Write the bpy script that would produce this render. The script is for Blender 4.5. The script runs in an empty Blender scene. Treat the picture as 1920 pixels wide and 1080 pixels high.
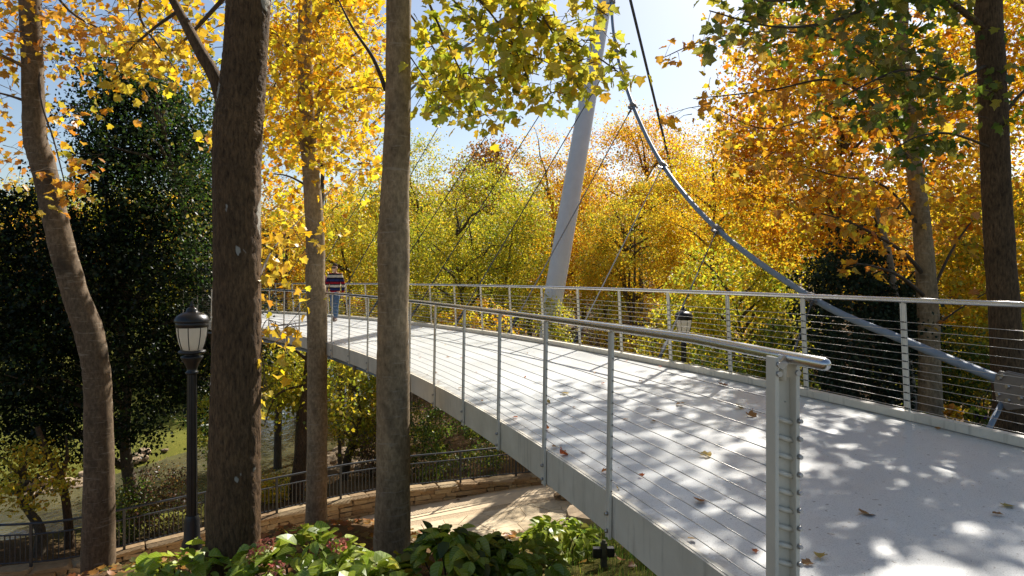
import bpy, bmesh, math, random
import numpy as np
from mathutils import Vector, Matrix, Euler
sc = bpy.context.scene
COL = sc.collection
random.seed(7)
RNG = np.random.default_rng(7)
PI = math.pi

# ------------------------------------------------------------------ camera, sky, sun, exposure
# the eye is the origin; +Y looks along the picture, z = 0 is eye level
cam = bpy.data.cameras.new('camera'); cam_o = bpy.data.objects.new('camera', cam); COL.objects.link(cam_o)
cam.lens = 24.0; cam.sensor_width = 36.0; cam.shift_y = -40/1920
cam.clip_start = .05; cam.clip_end = 1500
cam_o.rotation_euler = (PI/2, 0, 0)
sc.camera = cam_o
SUN_EL, SUN_AZ = math.radians(40), math.radians(27)          # azimuth clockwise from +Y
world = bpy.data.worlds.new('World'); sc.world = world; world.use_nodes = True
wn = world.node_tree.nodes; wl = world.node_tree.links
sky = wn.new('ShaderNodeTexSky'); sky.sky_type = 'NISHITA'; sky.sun_disc = False
sky.sun_elevation = SUN_EL; sky.sun_rotation = SUN_AZ
sky.air_density = 1.0; sky.dust_density = 1.0; sky.ozone_density = 1.1
wn['Background'].inputs['Strength'].default_value = 0.07
wl.new(sky.outputs[0], wn['Background'].inputs['Color'])
sun = bpy.data.lights.new('sun', 'SUN'); sun.energy = 5.0; sun.angle = math.radians(.55); sun.color = (1, .94, .85)
sun_o = bpy.data.objects.new('sun', sun); COL.objects.link(sun_o)
SUN_DIR = Vector((math.sin(SUN_AZ)*math.cos(SUN_EL), math.cos(SUN_AZ)*math.cos(SUN_EL), math.sin(SUN_EL)))
sun_o.rotation_euler = SUN_DIR.to_track_quat('Z', 'Y').to_euler()
sun_o.location = SUN_DIR*60
sc.view_settings.view_transform = 'Standard'; sc.view_settings.look = 'None'
sc.view_settings.exposure = 0.85; sc.view_settings.gamma = 1.0
sc.view_settings.use_curve_mapping = False
sc.render.engine = 'CYCLES'
cy = sc.cycles
cy.use_denoising = True; cy.max_bounces = 8; cy.diffuse_bounces = 4; cy.glossy_bounces = 3
cy.transmission_bounces = 6; cy.transparent_max_bounces = 6; cy.sample_clamp_indirect = 6

F = 1280.0
def P(px, py, d):                                            # a photograph point at distance d (setting-out only)
    return Vector(((px-960)/F*d, d, (500-py)/F*d))

# ------------------------------------------------------------------ materials
def srgb(r, g, b):
    f = lambda c: ((c/255+.055)/1.055)**2.4 if c/255 > .04045 else c/255/12.92
    return (f(r), f(g), f(b), 1)
class NT:
    def __init__(s, name):
        s.m = bpy.data.materials.new(name); s.m.use_nodes = True
        s.t = s.m.node_tree; s.n = s.t.nodes; s.b = s.n['Principled BSDF']; s.out = s.n['Material Output']
    def new(s, t, **kw):
        x = s.n.new(t)
        for k, v in kw.items(): setattr(x, k, v)
        return x
    def link(s, a, b): s.t.links.new(a, b)
    def coord(s, which='Object', scale=(1, 1, 1)):
        c = s.new('ShaderNodeTexCoord'); mp = s.new('ShaderNodeMapping'); mp.inputs['Scale'].default_value = scale
        s.link(c.outputs[which], mp.inputs[0]); return mp.outputs[0]
    def noise(s, scale, vec=None, detail=4, rough=.55):
        x = s.new('ShaderNodeTexNoise'); x.inputs['Scale'].default_value = scale; x.inputs['Detail'].default_value = detail
        x.inputs['Roughness'].default_value = rough
        if vec: s.link(vec, x.inputs['Vector'])
        return x.outputs['Fac']
    def ramp(s, fac, stops, interp='LINEAR'):
        r = s.new('ShaderNodeValToRGB'); e = r.color_ramp.elements; r.color_ramp.interpolation = interp
        while len(e) < len(stops): e.new(.5)
        for i, (p, c) in enumerate(stops):
            e[i].position = p; e[i].color = c if len(c) == 4 else (*c, 1)
        s.link(fac, r.inputs[0]); return r.outputs[0]
    def mix(s, fac, a, b, mode='MIX'):
        x = s.new('ShaderNodeMix', data_type='RGBA', blend_type=mode)
        for v, i in ((fac, 0), (a, 6), (b, 7)):
            if hasattr(v, 'is_linked'): s.link(v, x.inputs[i])
            elif i == 0: x.inputs[0].default_value = v
            else: x.inputs[i].default_value = v if len(v) == 4 else (*v, 1)
        return x.outputs[2]
    def bump(s, h, strength, dist=.02):
        x = s.new('ShaderNodeBump'); x.inputs['Strength'].default_value = strength; x.inputs['Distance'].default_value = dist
        s.link(h, x.inputs['Height']); s.link(x.outputs[0], s.b.inputs['Normal'])
    def base(s, c):
        if hasattr(c, 'is_linked'): s.link(c, s.b.inputs['Base Color'])
        else: s.b.inputs['Base Color'].default_value = c if len(c) == 4 else (*c, 1)
    def pr(s, rough=.6, metal=0, spec=None):
        s.b.inputs['Roughness'].default_value = rough; s.b.inputs['Metallic'].default_value = metal
        if spec is not None: s.b.inputs['Specular IOR Level'].default_value = spec

def mat_plain(name, c, rough=.6, metal=0, var=.25, scale=8, bump=0, spec=None):
    t = NT(name); v = t.coord()
    n = t.noise(scale, v, 5)
    c = tuple(c[:3])
    t.base(t.ramp(n, [(.3, tuple(x*(1-var) for x in c)), (.7, tuple(min(1, x*(1+var)) for x in c))]))
    t.pr(rough, metal, spec)
    if bump: t.bump(t.noise(scale*6, v, 3), bump, .01)
    return t.m
def mat_leaf(name, trans=.5, gloss=.04, rough=.45, ramp=None, mult=1.0):
    """leaf sheet: diffuse + translucent; colour from the mesh attribute, or from a ramp over the object's random number"""
    t = NT(name); t.n.remove(t.b)
    if ramp is None:
        a = t.new('ShaderNodeAttribute', attribute_name='leafcol'); c = a.outputs['Color']
    else:
        oi = t.new('ShaderNodeObjectInfo'); c = t.ramp(oi.outputs['Random'], ramp)
        n = t.noise(9, t.coord('Object'), 3)
        c = t.mix(.35, c, t.ramp(n, [(.3, (.35, .3, .2)), (.7, (1, 1, 1))]), 'MULTIPLY')
        co = t.new('ShaderNodeTexCoord'); sp = t.new('ShaderNodeSeparateXYZ'); t.link(co.outputs['Object'], sp.inputs[0])
        def mth(op, a, b=None):
            x = t.new('ShaderNodeMath', operation=op)
            for k, q in enumerate((a, b)):
                if q is None: continue
                if hasattr(q, 'is_linked'): t.link(q, x.inputs[k])
                else: x.inputs[k].default_value = q
            return x.outputs[0]
        ax = mth('ABSOLUTE', sp.outputs['X']); w = mth('SINE', mth('MULTIPLY', mth('SUBTRACT', sp.outputs['Y'], mth('MULTIPLY', ax, .75)), 44))
        vein = mth('MAXIMUM', mth('GREATER_THAN', w, .88), mth('LESS_THAN', ax, .016))
        c = t.mix(mth('MULTIPLY', vein, .45), c, (.62, .6, .25))
        ed = t.noise(5, t.coord('Object'), 4, .7)
        c = t.mix(t.ramp(ed, [(.62, (0, 0, 0)), (.70, (.7, .7, .7))]), c, (.20, .09, .025))
    d = t.new('ShaderNodeBsdfDiffuse'); tr = t.new('ShaderNodeBsdfTranslucent'); g = t.new('ShaderNodeBsdfGlossy')
    g.inputs['Roughness'].default_value = rough
    t.link(c, d.inputs[0]); t.link(c, tr.inputs[0])
    m1 = t.new('ShaderNodeMixShader'); m1.inputs[0].default_value = trans
    t.link(d.outputs[0], m1.inputs[1]); t.link(tr.outputs[0], m1.inputs[2])
    m2 = t.new('ShaderNodeMixShader'); m2.inputs[0].default_value = gloss
    t.link(m1.outputs[0], m2.inputs[1]); t.link(g.outputs[0], m2.inputs[2])
    t.link(m2.outputs[0], t.out.inputs[0])
    return t.m
def mat_bark(name, c1, c2, ridged=True, rings=0.0, lichen=0.0, bump=.9):
    t = NT(name)
    v = t.coord('Object', (1, 1, .26) if ridged else (1, 1, .5))
    v2 = t.coord('Object', (.6, .6, 5))
    n1 = t.noise(38 if ridged else 22, v, 7, .68); n2 = t.noise(2.2, t.coord(), 3)
    c = t.ramp(n1, [(.33, c1), (.66, c2)])
    c = t.mix(.55, c, t.ramp(n2, [(.3, (.45, .42, .38)), (.65, (1.15, 1.1, 1.0))]), 'MULTIPLY')
    h = n1
    if rings:
        r = t.noise(6, v2, 3)
        c = t.mix(t.ramp(r, [(.6, (0, 0, 0)), (.68, (rings, rings, rings))]), c, (.34, .29, .22))
        c = t.mix(t.ramp(t.noise(2.7, t.coord('Object', (1, 1, .7)), 2), [(.60, (0, 0, 0)), (.72, (.75, .75, .75))]), c, tuple(x*.55 for x in c1))
    if lichen:
        l = t.noise(3.4, t.coord('Object', (1.6, 1.6, .8)), 3, .4)
        c = t.mix(t.ramp(l, [(.675, (0, 0, 0)), (.69, (lichen,)*3)]), c, (.42, .39, .33))
    t.base(c); t.pr(.85, 0, .25); t.bump(h, bump, .03 if ridged else .008)
    return t.m
M = {}
M['bark_dark'] = mat_bark('rough brown bark', (.048, .029, .015), (.20, .122, .062), True, 0, .9)
M['bark_grey'] = mat_bark('smooth grey brown bark', (.17, .125, .075), (.38, .29, .185), False, .6, 0, .5)
M['bark_brown'] = mat_bark('smooth dark brown bark', (.085, .06, .036), (.21, .15, .095), False, .5, 0, .6)
M['bark_plain'] = mat_bark('plain dark bark', (.03, .02, .012), (.16, .105, .06), True, 0, 0)
M['bark_far'] = mat_bark('distant bark', (.05, .04, .028), (.15, .12, .085), True, 0, 0, .5)
M['bark_pale'] = mat_bark('pale bark', (.22, .19, .15), (.42, .37, .30), False, .3, 0, .4)
M['twig'] = mat_plain('twig bark', (.07, .05, .033), .85, 0, .4, 12)
M['leaf'] = mat_leaf('autumn leaf', .6)
M['evergreen'] = mat_leaf('evergreen leaf', .15, .02, .35)
YEL = [(0, (.80, .66, .035)), (.3, (.78, .56, .03)), (.5, (.62, .62, .05)), (.75, (.50, .54, .04)), (.92, (.75, .40, .02)), (1, (.4, .4, .03))]
GOLD = [(0, (.82, .50, .02)), (.35, (.85, .64, .03)), (.6, (.78, .40, .015)), (.8, (.72, .64, .04)), (1, (.6, .25, .01))]
ORG = [(0, (.66, .24, .012)), (.3, (.76, .40, .02)), (.55, (.60, .17, .01)), (.75, (.78, .54, .03)), (1, (.4, .36, .03))]
GRN = [(0, (.08, .12, .012)), (.3, (.16, .19, .016)), (.55, (.34, .30, .025)), (.8, (.12, .14, .015)), (1, (.6, .30, .02))]
HYD = [(0, (.20, .32, .02)), (.4, (.34, .48, .03)), (.7, (.50, .56, .04)), (.9, (.14, .24, .02)), (1, (.5, .45, .05))]
for k, r in (('yellow', YEL), ('gold', GOLD), ('orange', ORG), ('green', GRN), ('hydrangea', HYD)):
    M['leaf_'+k] = mat_leaf('single leaf '+k, .56 if k != 'hydrangea' else .45, .05, .4, r)
M['leaf_dry'] = mat_leaf('dry fallen leaf', .2, .03, .6, [(0, (.30, .12, .04)), (.4, (.42, .19, .05)), (.6, (.20, .09, .035)), (.8, (.5, .28, .08)), (1, (.45, .09, .02))])
M['leaf_red'] = mat_leaf('red fallen leaf', .3, .03, .6, [(0, (.55, .08, .02)), (1, (.55, .16, .03))])
M['leaf_tan'] = mat_leaf('yellow fallen leaf', .3, .03, .6, [(0, (.55, .33, .06)), (1, (.5, .36, .10))])

def mat_steel(name, c, rough, metal, var=.12, spec=.5):
    t = NT(name); v = t.coord()
    n = t.noise(3, v, 6, .6)
    t.base(t.ramp(n, [(.25, tuple(x*(1-var*1.6) for x in c)), (.6, c), (.8, tuple(min(1, x*(1+var)) for x in c))]))
    t.pr(rough, metal, spec); t.bump(t.noise(60, v, 3), .05, .004)
    return t.m
def mat_painted():
    t = NT('weathered white painted steel'); v = t.coord()
    n = t.noise(2.3, v, 6, .65); s = t.noise(5, t.coord('Object', (3, 3, .35)), 4, .6)
    c = t.ramp(n, [(.3, (.56, .51, .41)), (.65, (.71, .66, .545))])
    c = t.mix(t.ramp(s, [(.55, (0, 0, 0)), (.75, (.55, .55, .55))]), c, (.26, .235, .19))
    t.base(c); t.pr(.5, 0); t.bump(t.noise(50, v, 3), .05, .004)
    return t.m
M['paint'] = mat_painted()
M['post'] = mat_steel('pale grey post paint', (.70, .645, .53), .5, 0)
M['handrail'] = mat_steel('brushed stainless steel', (.62, .61, .60), .27, 1.0)
M['wire'] = mat_steel('stainless wire', (.50, .48, .45), .4, .8)
M['fitting'] = mat_steel('steel fitting', (.45, .44, .43), .35, .9)
M['dark_hole'] = mat_plain('dark rubber grommet', (.03, .03, .03), .6, 0, .2)
M['mast'] = mat_steel('light grey mast paint', (.66, .69, .73), .42, 0, .06)
M['cable'] = mat_steel('blue grey locked coil cable', (.22, .29, .38), .5, 0, .12, .3)
M['cable_dark'] = mat_steel('dark cable', (.075, .08, .09), .8, 0, .12, .08)
M['cast'] = mat_steel('cast steel clamp', (.24, .22, .20), .55, 0, .2)
M['black'] = mat_plain('black painted iron', (.016, .017, .018), .38, 0, .3, 10, .1)
M['fence'] = mat_plain('dark blue grey painted fence', (.03, .036, .045), .4, 0, .3, 10)
M['glass'] = None
def mat_globe():
    t = NT('frosted lamp glass'); v = t.coord('Object', (1, 1, .3))
    t.base(t.ramp(t.noise(9, v, 3), [(.3, (.55, .54, .50)), (.7, (.78, .77, .73))])); t.pr(.35, 0)
    tr = t.new('ShaderNodeBsdfTranslucent'); tr.inputs[0].default_value = (.95, .92, .84, 1); mx = t.new('ShaderNodeMixShader'); mx.inputs[0].default_value = .7
    t.link(t.b.outputs[0], mx.inputs[1]); t.link(tr.outputs[0], mx.inputs[2]); t.link(mx.outputs[0], t.out.inputs[0])
    return t.m
M['globe'] = mat_globe()
def mat_deck():
    t = NT('pale speckled deck concrete'); v = t.coord()
    n = t.noise(1.1, v, 6, .6); f = t.noise(160, v, 2, .5); st = t.noise(.55, v, 3)
    c = t.ramp(n, [(.3, (.59, .605, .59)), (.7, (.69, .70, .68))])
    c = t.mix(t.ramp(f, [(.36, (.55, .55, .55)), (.46, (0, 0, 0))]), c, (.24, .24, .24))
    c = t.mix(t.ramp(st, [(.5, (0, 0, 0)), (.72, (.35, .35, .35))]), c, (.40, .385, .36))
    sp = t.noise(34, v, 2, .4)
    c = t.mix(t.ramp(sp, [(.70, (0, 0, 0)), (.74, (.8, .8, .8))]), c, (.13, .10, .07))
    ga = t.new('ShaderNodeAttribute', attribute_name='grime'); mu = t.new('ShaderNodeMath', operation='MULTIPLY')
    t.link(ga.outputs['Fac'], mu.inputs[0]); t.link(t.ramp(t.noise(7, v, 5, .7), [(.35, (.1, .1, .1)), (.7, (.95, .95, .95))]), mu.inputs[1])
    c = t.mix(mu.outputs[0], c, (.20, .165, .12))
    t.base(c); t.b.inputs['Specular IOR Level'].default_value = .5
    t.link(t.ramp(n, [(.3, (.27,)*3), (.7, (.42,)*3)]), t.b.inputs['Roughness'])
    t.bump(f, .10, .004)
    return t.m
M['deck'] = mat_deck()
def mat_ground():
    t = NT('leaf littered ground and grass'); v = t.coord()
    a = t.new('ShaderNodeAttribute', attribute_name='grass')
    n = t.noise(2.5, v, 6, .7); n2 = t.noise(.35, v, 4); n3 = t.noise(22, v, 4, .7)
    soil = t.ramp(n3, [(.3, (.05, .034, .02)), (.5, (.13, .085, .045)), (.68, (.22, .13, .05))])
    soil = t.mix(.5, soil, t.ramp(n, [(.3, (.5, .45, .4)), (.7, (1.2, 1.1, .9))]), 'MULTIPLY')
    gr = t.ramp(n3, [(.25, (.06, .07, .012)), (.55, (.15, .16, .028)), (.72, (.30, .20, .05))])
    gr = t.mix(.6, gr, t.ramp(n2, [(.3, (.55, .6, .5)), (.7, (1.35, 1.25, 1))]), 'MULTIPLY')
    t.base(t.mix(a.outputs['Fac'], soil, gr)); t.pr(.95, 0, .1); t.bump(n3, .8, .06)
    return t.m
M['ground'] = mat_ground()
def mat_water():
    t = NT('river water'); v = t.coord('Object', (1, .6, 1))
    t.base(t.ramp(t.noise(.5, v, 4), [(.3, (.05, .05, .028)), (.7, (.12, .11, .055))])); t.pr(.08, 0)
    t.bump(t.noise(2.2, v, 4, .6), .35, .08)
    return t.m
M['water'] = mat_water()
def mat_stone(name, ca, cb, cc, sc_=7):
    t = NT(name); oi = t.new('ShaderNodeObjectInfo'); v = t.coord()
    base = t.ramp(oi.outputs['Random'], [(0, ca), (.45, cb), (.8, cc), (1, ca)])
    n = t.noise(sc_, v, 6, .65)
    t.base(t.mix(.75, base, t.ramp(n, [(.28, (.5, .47, .43)), (.7, (1.15, 1.12, 1.05))]), 'MULTIPLY'))
    t.pr(.9, 0, .2); t.bump(n, .7, .04)
    return t.m
M['wallstone'] = mat_stone('tan wall stone', (.36, .25, .14), (.44, .34, .21), (.27, .18, .10), 4)
M['flag'] = mat_stone('cream flagstone', (.66, .54, .37), (.71, .60, .43), (.58, .47, .31), 3)
M['boulder'] = mat_stone('river boulder', (.36, .27, .18), (.46, .36, .25), (.25, .19, .13), 2)
M['mortar'] = mat_plain('dark mortar', (.10, .075, .05), .95, 0, .3, 12, .4)
M['concrete_path'] = mat_plain('sandy concrete path', (.68, .53, .34), .9, 0, .13, 2.5, .3)
M['gravel'] = mat_plain('gravel strip', (.46, .35, .22), .95, 0, .4, 30, .8)
M['wood'] = mat_plain('weathered wood', (.12, .11, .06), .8, 0, .4, 10, .3)
M['skin'] = mat_plain('skin', (.48, .28, .19), .5, 0, .08, 9)
M['hair'] = mat_plain('dark brown hair', (.025, .014, .008), .85, 0, .3, 40, .4, .1)
M['denim'] = mat_plain('blue denim', (.06, .11, .19), .85, 0, .3, 14, .2)
M['denim_dark'] = mat_plain('dark denim', (.03, .04, .06), .85, 0, .3, 14, .2)
M['maroon'] = mat_plain('maroon cloth', (.16, .012, .03), .85, 0, .2, 10, .2)
M['shoe'] = mat_plain('brown shoe', (.16, .10, .07), .6, 0, .25, 14)
M['lens'] = mat_plain('dark sunglasses', (.01, .01, .012), .15, 0, .1)
def mat_sweater(z0, z1):
    t = NT('striped knitted sweater'); c = t.new('ShaderNodeTexCoord'); s = t.new('ShaderNodeSeparateXYZ'); mr = t.new('ShaderNodeMapRange')
    t.link(c.outputs['Object'], s.inputs[0]); t.link(s.outputs['Z'], mr.inputs[0])
    mr.inputs[1].default_value = z0; mr.inputs[2].default_value = z1
    nav, red, wht, blu = (.010, .010, .024), (.21, .010, .018), (.46, .42, .35), (.016, .026, .10)
    st = [(0, nav), (.10, red), (.18, nav), (.21, blu), (.28, nav), (.33, wht), (.43, nav), (.47, red), (.57, nav), (.60, blu), (.69, nav), (.76, wht), (.87, nav), (.93, red)]
    t.base(t.ramp(mr.outputs[0], st, 'CONSTANT')); t.pr(.9, 0, .1)
    return t.m

# ------------------------------------------------------------------ mesh helpers
def tag(o, label=None, cat=None, group=None, kind=None):
    if label: o['label'] = label
    if cat: o['category'] = cat
    if group: o['group'] = group
    if kind: o['kind'] = kind
    return o
def empty(name, loc, label, cat, group=None):
    o = bpy.data.objects.new(name, None); COL.objects.link(o); o.location = loc; o.empty_display_size = .2
    return tag(o, label, cat, group)
def link(name, me, parent=None, loc=None):
    o = bpy.data.objects.new(name, me); COL.objects.link(o)
    if parent: o.parent = parent
    if loc is not None: o.location = loc
    return o
class MB:
    """collects shapes given in WORLD coordinates; build() moves them into the parent's frame"""
    def __init__(s): s.v = []; s.f = []; s.sm = []
    def add(s, vs, fs, smooth=False):
        o = len(s.v); s.v += [tuple(x) for x in vs]; s.f += [tuple(i+o for i in f) for f in fs]; s.sm += [smooth]*len(fs); return s
    def box(s, c, size, rot=None):
        c = Vector(c); h = Vector(size)/2; R = rot or Matrix.Identity(3); vs = []
        for x in (-1, 1):
            for y in (-1, 1):
                for z in (-1, 1): vs.append(c+R@Vector((x*h.x, y*h.y, z*h.z)))
        return s.add(vs, [(0, 1, 3, 2), (4, 6, 7, 5), (0, 4, 5, 1), (2, 3, 7, 6), (0, 2, 6, 4), (1, 5, 7, 3)])
    def tube(s, pts, r, n=8, cap=True, wob=0, seed=0, smooth=True):
        pts = [Vector(p) for p in pts]; k = len(pts)
        rs = r if hasattr(r, '__len__') else [r]*k
        rr = random.Random(seed); vs = []; up = None
        for i, p in enumerate(pts):
            t = (pts[min(i+1, k-1)]-pts[max(i-1, 0)])
            t = t.normalized() if t.length > 1e-9 else Vector((0, 0, 1))
            if up is None:
                up = Vector((0, 0, 1)) if abs(t.z) < .8 else Vector((0, 1, 0))
            a = t.cross(up).normalized(); b = a.cross(t).normalized(); up = b
            for j in range(n):
                q = 2*PI*j/n; w = rs[i]*(1+wob*(rr.random()-.5)*2)
                vs.append(p+a*(math.cos(q)*w)+b*(math.sin(q)*w))
        fs = [(i*n+j, i*n+(j+1) % n, (i+1)*n+(j+1) % n, (i+1)*n+j) for i in range(k-1) for j in range(n)]
        s.add(vs, fs, smooth)
        if cap:
            o = len(s.v)-k*n
            s.f += [tuple(o+j for j in range(n))[::-1], tuple(o+(k-1)*n+j for j in range(n))]; s.sm += [False]*2
        return s
    def lathe(s, c, prof, n=20, smooth=True):
        c = Vector(c); vs = []
        for r, z in prof:
            for j in range(n):
                q = 2*PI*j/n; vs.append(c+Vector((math.cos(q)*r, math.sin(q)*r, z)))
        fs = [(i*n+j, i*n+(j+1) % n, (i+1)*n+(j+1) % n, (i+1)*n+j) for i in range(len(prof)-1) for j in range(n)]
        return s.add(vs, fs, smooth)
    def ball(s, c, r, n=8, m=5, sq=(1, 1, 1)):
        c = Vector(c); vs = [c+Vector((0, 0, -r*sq[2]))]
        for i in range(1, m):
            a = -PI/2+PI*i/m
            for j in range(n):
                q = 2*PI*j/n; vs.append(c+Vector((math.cos(a)*math.cos(q)*r*sq[0], math.cos(a)*math.sin(q)*r*sq[1], math.sin(a)*r*sq[2])))
        vs.append(c+Vector((0, 0, r*sq[2]))); L = len(vs)-1
        fs = [(0, 1+(j+1) % n, 1+j) for j in range(n)]
        fs += [(1+i*n+j, 1+i*n+(j+1) % n, 1+(i+1)*n+(j+1) % n, 1+(i+1)*n+j) for i in range(m-2) for j in range(n)]
        fs += [(L, L-n+j, L-n+(j+1) % n) for j in range(n)]
        return s.add(vs, fs, True)
    def sweep(s, pts, prof, side):
        """prof: closed list of (u,v); u along side(i) (horizontal), v up"""
        n = len(prof); vs = []
        for i, p in enumerate(pts):
            u = side[i]
            for a, b in prof: vs.append(Vector(p)+u*a+Vector((0, 0, b)))
        fs = [(i*n+j, i*n+(j+1) % n, (i+1)*n+(j+1) % n, (i+1)*n+j) for i in range(len(pts)-1) for j in range(n)]
        fs += [tuple(range(n))[::-1], tuple((len(pts)-1)*n+j for j in range(n))]
        return s.add(vs, fs)
    def mesh(s, name, mat, off=(0, 0, 0)):
        me = bpy.data.meshes.new(name); o = Vector(off)
        me.from_pydata([Vector(v)-o for v in s.v], [], s.f)
        me.polygons.foreach_set('use_smooth', s.sm); me.materials.append(mat); me.update()
        return me
    def build(s, name, mat, parent=None, loc=None, world_off=None, bevel=0, fix=True):
        off = Vector((0, 0, 0))
        if parent is not None:
            q = parent
            while q is not None: off += q.location; q = q.parent
        if loc is None: loc = Vector((0, 0, 0))
        me = s.mesh(name, mat, off+Vector(loc))
        if fix:
            bm = bmesh.new(); bm.from_mesh(me); bmesh.ops.recalc_face_normals(bm, faces=bm.faces)
            if bevel: bmesh.ops.bevel(bm, geom=list(bm.edges), offset=bevel, segments=1, affect='EDGES', profile=.5)
            bm.to_mesh(me); bm.free()
        return link(name, me, parent, loc)
def smoothpath(pts, k=6):
    """Catmull-Rom through pts (tuples of any length)"""
    pts = [np.array(p, float) for p in pts]; out = []
    for i in range(len(pts)-1):
        p0, p1, p2, p3 = pts[max(i-1, 0)], pts[i], pts[i+1], pts[min(i+2, len(pts)-1)]
        for j in range(k):
            t = j/k
            out.append(.5*((2*p1)+(-p0+p2)*t+(2*p0-5*p1+4*p2-p3)*t*t+(-p0+3*p1-3*p2+p3)*t**3))
    out.append(pts[-1]); return out

# ---- leaf meshes
def tmpl(out, fold=.18, curl=.12):
    """a leaf outline (half, from base to tip) -> folded fan: verts, tris"""
    L = [(x, y) for x, y in out]; n = len(L)
    vs = [(0, 0, 0)]
    mid = [(0, y, -curl*y*y) for y in (.33, .66)]
    vs = [(0, 0, 0), (0, .5, -curl*.25), (0, 1, -curl)]
    fs = []
    for sgn in (1, -1):
        o = len(vs)
        for x, y in L: vs.append((sgn*x, y, abs(x)*fold*2-curl*y*y))
        ch = [0]+list(range(o, o+n))+[2]
        for a, b in zip(ch[:-1], ch[1:]): fs.append((1, b, a) if sgn > 0 else (1, a, b))
    return np.array(vs, float), np.array(fs, int)
T_DIA = (np.array([(0, 0, 0), (.36, .45, .07), (0, 1, -.06), (-.36, .45, .07)], float), np.array([(0, 1, 2), (0, 2, 3)]))
T_LOBE = tmpl([(.34, .02), (.52, .24), (.33, .36), (.50, .66), (.24, .70)], .14, .16)
T_OVATE = tmpl([(.20, .08), (.36, .32), (.33, .60), (.15, .86)], .22, .22)
T_BLADE = (np.array([(-.03, 0, 0), (.03, 0, 0), (.025, .6, .12), (-.025, .6, .12), (0, .85, .5)], float), np.array([(0, 1, 2), (0, 2, 3), (3, 2, 4)]))
def rand_rot(n, rng, tilt=1.0):
    """random frames; tilt<1 keeps leaf faces nearer the horizontal and the tip hanging"""
    az = rng.uniform(0, 2*PI, n); pitch = rng.normal(-.5, .55, n)*tilt; roll = rng.normal(0, .7, n)*tilt
    ca, sa, cp, sp, cr, sr = np.cos(az), np.sin(az), np.cos(pitch), np.sin(pitch), np.cos(roll), np.sin(roll)
    Y = np.stack([sa*cp, ca*cp, sp], 1); X0 = np.stack([ca, -sa, 0*az], 1); Z0 = np.cross(X0, Y)
    X = X0*cr[:, None]+Z0*sr[:, None]; Z = np.cross(X, Y)
    return np.stack([X, Y, Z], 2)
def leaf_mesh(name, tm, pos, size, col, rng, mat, rot=None, tilt=1.0):
    tv, tf = tm; n = len(pos); k = len(tv)
    R = rand_rot(n, rng, tilt) if rot is None else rot
    V = np.einsum('nij,kj->nki', R, tv)*np.asarray(size).reshape(-1, 1, 1)+np.asarray(pos)[:, None, :]
    Fc = tf[None]+(np.arange(n)*k)[:, None, None]
    V = V.reshape(-1, 3); Fc = Fc.reshape(-1, 3)
    me = bpy.data.meshes.new(name)
    me.vertices.add(len(V)); me.vertices.foreach_set('co', V.astype(np.float32).ravel())
    me.loops.add(Fc.size); me.loops.foreach_set('vertex_index', Fc.astype(np.int32).ravel())
    me.polygons.add(len(Fc)); me.polygons.foreach_set('loop_start', (np.arange(len(Fc))*3).astype(np.int32))
    a = me.attributes.new('leafcol', 'FLOAT_COLOR', 'POINT')
    C = np.ones((n, k, 4), np.float32); C[:, :, :3] = np.asarray(col)[:, None, :]
    a.data.foreach_set('color', C.ravel())
    me.materials.append(mat); me.update(calc_edges=True)
    return me
PAL = {
 'yellowgreen': [(.45, .43, .03, 4), (.60, .50, .03, 4), (.28, .33, .025, 4), (.72, .54, .03, 2)],
 'yellow': [(.70, .52, .03, 5), (.60, .52, .04, 3), (.75, .42, .02, 2), (.36, .38, .03, 2)],
 'gold': [(.84, .58, .02, 5), (.80, .44, .015, 3), (.74, .62, .03, 4), (.66, .28, .01, 2)],
 'orange': [(.72, .34, .015, 5), (.76, .45, .02, 5), (.56, .20, .01, 2), (.70, .54, .03, 3), (.4, .36, .03, 1)],
 'rust': [(.40, .15, .03, 4), (.32, .20, .05, 3), (.48, .25, .04, 2), (.2, .19, .04, 2)],
 'green': [(.08, .14, .014, 4), (.14, .2, .02, 3), (.25, .27, .025, 2), (.4, .34, .03, 1)],
 'ever': [(.008, .015, .005, 6), (.014, .027, .007, 4), (.05, .085, .014, 1)],
 'everlit': [(.03, .065, .009, 5), (.06, .105, .013, 4), (.26, .22, .03, 1)],  # lighter greens: sunlight on the upper leaves put into their colour
 'bluegreen': [(.022, .04, .022, 5), (.04, .06, .035, 2)],
 'brown': [(.2, .1, .05, 4), (.14, .08, .05, 3), (.28, .17, .04, 2), (.12, .14, .03, 2)],
}
def pick(pal, n, rng, jit=.18):
    a = np.array(PAL[pal]); w = a[:, 3]/a[:, 3].sum()
    c = a[rng.choice(len(a), n, p=w), :3]
    return np.clip(c*(1+rng.normal(0, jit, (n, 1)))*(1+rng.normal(0, .06, (n, 3))), .002, .9)
def clump_leaves(cent, per, rad, pal, rng, mixin=.5):
    """leaves gathered in flattened clumps; each clump leans to one colour of the palette"""
    m = len(cent); rad = np.broadcast_to(rad, m)
    pos = np.repeat(cent, per, 0)+rng.normal(0, 1, (m*per, 3))*np.repeat(rad, per)[:, None]*np.array([.62, .62, .42])
    cc = np.repeat(pick(pal, m, rng), per, 0); own = pick(pal, m*per, rng)
    k = (rng.random(m*per) < mixin)[:, None]
    return pos, np.where(k, own, cc*(1+rng.normal(0, .12, (m*per, 1))))
def ellipsoid_points(n, rx, ry, rz, rng, hollow=.35, low=-1.0):
    out = []
    while len(out) < n:
        p = rng.uniform(-1, 1, 3); r = np.linalg.norm(p)
        if r > 1 or r < hollow or p[2] < low: continue
        if rng.random() > .35+.65*r: continue
        lump = 1+.16*math.sin(3.1*p[0]+1.7*p[2]+rx)+.12*math.sin(5*p[1]-4*p[0]+rz)
        out.append(p*lump)
    return np.array(out)*np.array([rx, ry, rz])

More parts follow.
